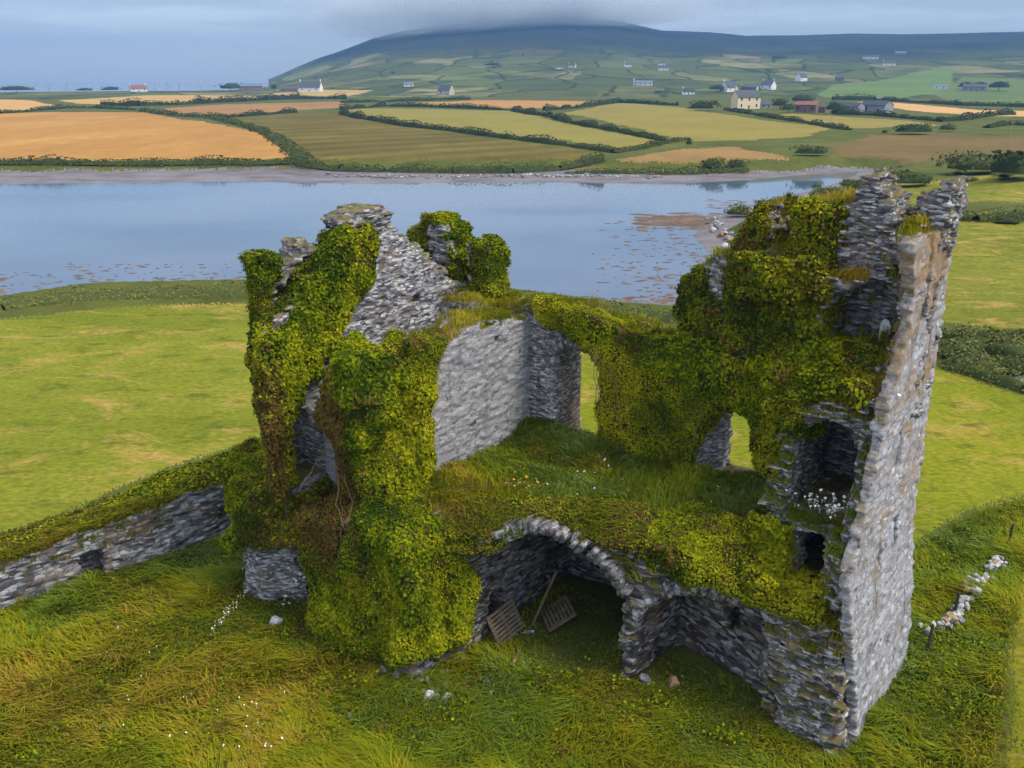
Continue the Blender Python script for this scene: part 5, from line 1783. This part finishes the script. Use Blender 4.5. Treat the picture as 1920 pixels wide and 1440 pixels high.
house('barn', 'long grey shed highest on the right hillside', 1689, 103, 17, 0.2, 0.12, 0.4, 'grey', 'blue', 0, 0, 1, 'barn')
house('house', 'white hillside house with slate roof below the long grey shed', 1668, 123, 20, 0.2, 0.14, 0.4, 'white', 'slate', 0, 1, 2)
house('house', 'wide grey house between dark trees on the far right', 1829, 171, 36, 0.2, 0.12, 0.4, 'grey', 'slate', R(-8), 1, 4)
house('shed', 'small pale sheds in the pasture left of the grey house', 1764, 166, 22, 0.18, 0.1, 0.4, 'white', 'blue', 0, 0, 2, 'shed')
house('cottage', 'white cottage with slate roof and pale gable near the sea', 582, 172, 42, 0.2, 0.22, 0.42, 'white', 'slate', R(-22), 2, 3)
house('barn', 'long dark farm shed near the sea', 470, 172, 38, 0.26, 0.12, 0.4, 'brown', 'blue', R(5), 0, 2, 'barn')
house('barn', 'second dark farm shed nearest the white cottage', 540, 173, 30, 0.2, 0.12, 0.4, 'brown', 'slate', R(-8), 0, 2, 'barn')
house('house', 'small house with a red roof and white walls on the sea skyline', 257, 166, 28, 0.2, 0.2, 0.5, 'white', 'red', R(12), 2, 3)
house('cottage', 'stone gabled cottage with slate roof below the hill', 836, 178, 30, 0.3, 0.36, 0.55, 'stone', 'slate', R(-38), 0, 2)
house('house', 'cream house on the hillside left of the moor fields', 1073, 127, 14, 0.35, 0.25, 0.5, 'cream', 'slate', R(-15), 2, 2)
house('house', 'pale low house just left of the cream hillside house', 1049, 129, 12, 0.25, 0.2, 0.5, 'white', 'slate', 0, 0, 2)
house('house', 'white house on the hillside under the dark moor', 1177, 125, 13, 0.3, 0.28, 0.5, 'white', 'slate', R(20), 1, 2)
house('house', 'upper of two white houses by dark trees on the hillside', 1241, 122, 13, 0.25, 0.2, 0.5, 'white', 'slate', 0, 1, 2)
house('house', 'lower of two white houses by dark trees on the hillside', 1244, 132, 18, 0.25, 0.2, 0.5, 'white', 'slate', 0, 1, 3)
house('house', 'long pale row of buildings low on the hillside', 1206, 160, 34, 0.14, 0.1, 0.3, 'white', 'blue', 0, 1, 4)
house('house', 'small pale house at the left foot of the hill', 766, 162, 17, 0.22, 0.2, 0.5, 'white', 'blue', 0, 0, 2)
house('house', 'grey house in the dark trees high on the hill', 932, 121, 12, 0.3, 0.3, 0.5, 'grey', 'slate', R(20), 0, 2)

PW = plain_mat('pole_wood', (0.30, 0.28, 0.25), 0.9, 0.2)
for lab, px, py, h in (('pale utility pole in the moor field at the far right', 1891, 277, 42), ('pole with a white box before the barns', 1558, 229, 14), ('pole against the sea, right of the red roofed house', 313, 167, 14),
                       ('pole against the sea, farther right', 336, 167, 14), ('tall pole on the sea skyline left of the dark clumps', 125, 166, 16), ('short pole on the sea skyline near the left trees', 91, 166, 10), ('pole against the sea between two taller ones', 290, 167, 12), ('pole nearest the broad dark tree by the sea', 377, 168, 9)):
    x, y, z, r = hit(px, py)
    H = h * r / FPX
    w = max(0.09, 0.00033 * r)
    o = MB().tube((0, 0, -0.2), (0, 0, H), w, w * 0.8, 7).box(-0.5, 0.5, -w * .6, w * .6, H - 0.5, H - 0.35).build('utility_pole', PW)
    o.location = (x, y, z)
    tag(o, lab, 'pole', 'utility poles')


# ------------------------------------------------------------------ shore: boulders, weed, bleached stones
for i in range(46):
    t = rng.rand()
    px, py = 1330 + 62 * t + 8 * rng.randn(), 412 + 62 * t + 7 * rng.randn()
    x, y, z, r = hit(px, py)
    s = 0.35 + 0.55 * rng.rand() ** 2
    tag(rock('shore_boulder', (x, y, z + s * 0.15), s, ('grey', 'pale', 'brown', 'grey', 'pale')[i % 5]), 'boulder in the rocky bank at the point of the bay', 'boulder', 'boulders along the point')


def scatter_rocks(name, label, line, n, s0, s1, mats, spread):
    B = bpy.data.meshes.new(name)
    V, F = [], []
    for i in range(n):
        t = rng.rand() * (len(line) - 1)
        k = int(t)
        px = line[k][0] + (line[k + 1][0] - line[k][0]) * (t - k)
        py = line[k][1] + (line[k + 1][1] - line[k][1]) * (t - k) + spread * rng.randn()
        x, y, z, r = hit(px, py, 120)
        s = s0 + (s1 - s0) * rng.rand() ** 2
        me = ROCKS[rng.randint(8)]
        a = 6.28 * rng.rand()
        c, sn = math.cos(a), math.sin(a)
        b = len(V)
        V += [(x + s * (v.co.x * c - v.co.y * sn), y + s * (v.co.x * sn + v.co.y * c), z + s * (v.co.z + 0.3)) for v in me.vertices]
        F += [tuple(b + q for q in p.vertices) for p in me.polygons]
    B.from_pydata(V, [], F)
    tag(link(name, B, mats), label, 'stones', kind='stuff')


scatter_rocks('shore_stones', 'line of bleached stones along the far shore', [(690, 333), (760, 332), (860, 331), (980, 329), (1000, 327)], 110, 0.15, 0.5, RM['white'], 1.2)
scatter_rocks('shore_stones', 'dark stones along the far shore bank', [(600, 326), (700, 333), (900, 332), (1050, 330), (1240, 333)], 110, 0.25, 0.8, RM['grey'], 1.4)
scatter_rocks('shore_stones', 'pale stones on the far shore right of the middle', [(1020, 331), (1120, 331), (1240, 331)], 60, 0.2, 0.55, RM['pale'], 0.7)
WEED = plain_mat('bladder_wrack', (0.12, 0.066, 0.03), 0.55, 0.6, 0.6)


def weed():
    V, F = [], []

    def patch(px, py, w, d):
        x, y = atz(px, py, WATER_Z)
        n = 9
        b = len(V)
        V.append((x, y, WATER_Z + 0.05 + 0.03 * rng.rand()))
        for j in range(n):
            a = 6.283 * j / n
            q = 0.55 + 0.7 * rng.rand()
            V.append((x + w * q * math.cos(a), y + d * q * math.sin(a), WATER_Z - 0.01))
        for j in range(n):
            F.append((b, b + 1 + j, b + 1 + (j + 1) % n))
    for i in range(330):
        t = rng.rand() ** 0.6
        px = 1130 + 230 * t + 25 * rng.randn()
        py = 415 + 165 * rng.rand()
        patch(px, py, 0.15 + 0.8 * rng.rand() ** 2, 0.12 + 0.35 * rng.rand())
    for i in range(420):
        px = -10 + 520 * rng.rand() ** 1.3
        q = rng.rand() ** 2.2
        py = 552 - 60 * q + (18 if px < 120 else 0)
        patch(px, py, 0.1 + 0.75 * rng.rand() ** 2, 0.08 + 0.25 * rng.rand())
    for i in range(120):
        patch(1000 + 290 * rng.rand(), 555 + 30 * rng.rand() + 0, 0.2 + 0.7 * rng.rand(), 0.15 + 0.3 * rng.rand())
    for i in range(100):
        px = 1200 + 145 * rng.rand()
        patch(px, 414 + 7 * rng.randn(), 0.8 + 1.6 * rng.rand(), 0.7 + 0.9 * rng.rand())
    for i in range(130):
        patch(230 * rng.rand() ** 1.5, 556 + 16 * rng.rand(), 0.7 + 1.3 * rng.rand(), 0.4 + 0.4 * rng.rand())
    for i in range(40):
        patch(1330 + 150 * rng.rand(), 372 + 22 * rng.rand(), 0.5 + 1.3 * rng.rand(), 0.3 + 0.5 * rng.rand())
    for i in range(24):
        patch(1500 + 110 * rng.rand(), 326 + 10 * rng.rand(), 0.8 + 1.6 * rng.rand(), 0.5 + 0.8 * rng.rand())
    me = bpy.data.meshes.new('seaweed')
    me.from_pydata(V, [], F)
    tag(link('seaweed', me, WEED), 'brown seaweed floating in shallow water along the shores', 'seaweed', kind='stuff')


weed()


# ------------------------------------------------------------------ cloud on the hill, and the air
def volume_mat(name, col, dens, aniso=0.0):
    m = bpy.data.materials.new(name)
    m.use_nodes = True
    nt = m.node_tree
    nt.nodes.clear()
    o = nt.nodes.new('ShaderNodeOutputMaterial')
    v = nt.nodes.new('ShaderNodeVolumePrincipled')
    v.inputs['Color'].default_value = (*col, 1)
    v.inputs['Density'].default_value = dens
    v.inputs['Anisotropy'].default_value = aniso
    nt.links.new(v.outputs[0], o.inputs['Volume'])
    return m


HAZE_TOP = 232.0
hz = MB().box(-5200, 5200, -200, 5400, -7.5, HAZE_TOP).build('haze', volume_mat('haze_air', (0.18, 0.37, 0.70), 2.2e-4))
tag(hz, 'thin blue haze over the whole bay', kind='stuff')


def cloud():
    import bmesh
    vm = volume_mat('cloud_vapour', (0.93, 0.97, 1.0), 0.0019)
    for k, (px, row, w_px, hz_) in enumerate(((720, 36, 130, 46), (790, 20, 190, 62), (880, 8, 230, 66), (980, 2, 250, 66), (1075, 6, 220, 62), (1160, 16, 150, 50), (930, 20, 300, 50), (1030, -20, 420, 80), (860, -25, 380, 80))):
        d = ray(px, row)
        hl = math.hypot(d[0], d[1])
        rr = 2480.0 + 20 * k
        bm = bmesh.new()
        bmesh.ops.create_icosphere(bm, subdivisions=4, radius=1.0)
        rx = w_px * rr / FPX
        for v in bm.verts:
            p = v.co
            q = 1 + 0.5 * (float(fbm(p.x * 2.2 + px, p.y * 2.2, p.z * 1.4, 3)) - 0.5)
            v.co = (p.x * rx * q, p.y * 240 * q, p.z * hz_ * q)
        me = bpy.data.meshes.new('cloud')
        bm.to_mesh(me)
        bm.free()
        o = link('cloud', me, vm)
        o.location = (d[0] / hl * rr, d[1] / hl * rr, CAM_H + d[2] / hl * rr)
        tag(o, 'soft grey cloud resting on the top of the hill', None, 'cloud cap on the hill', 'stuff')


cloud()
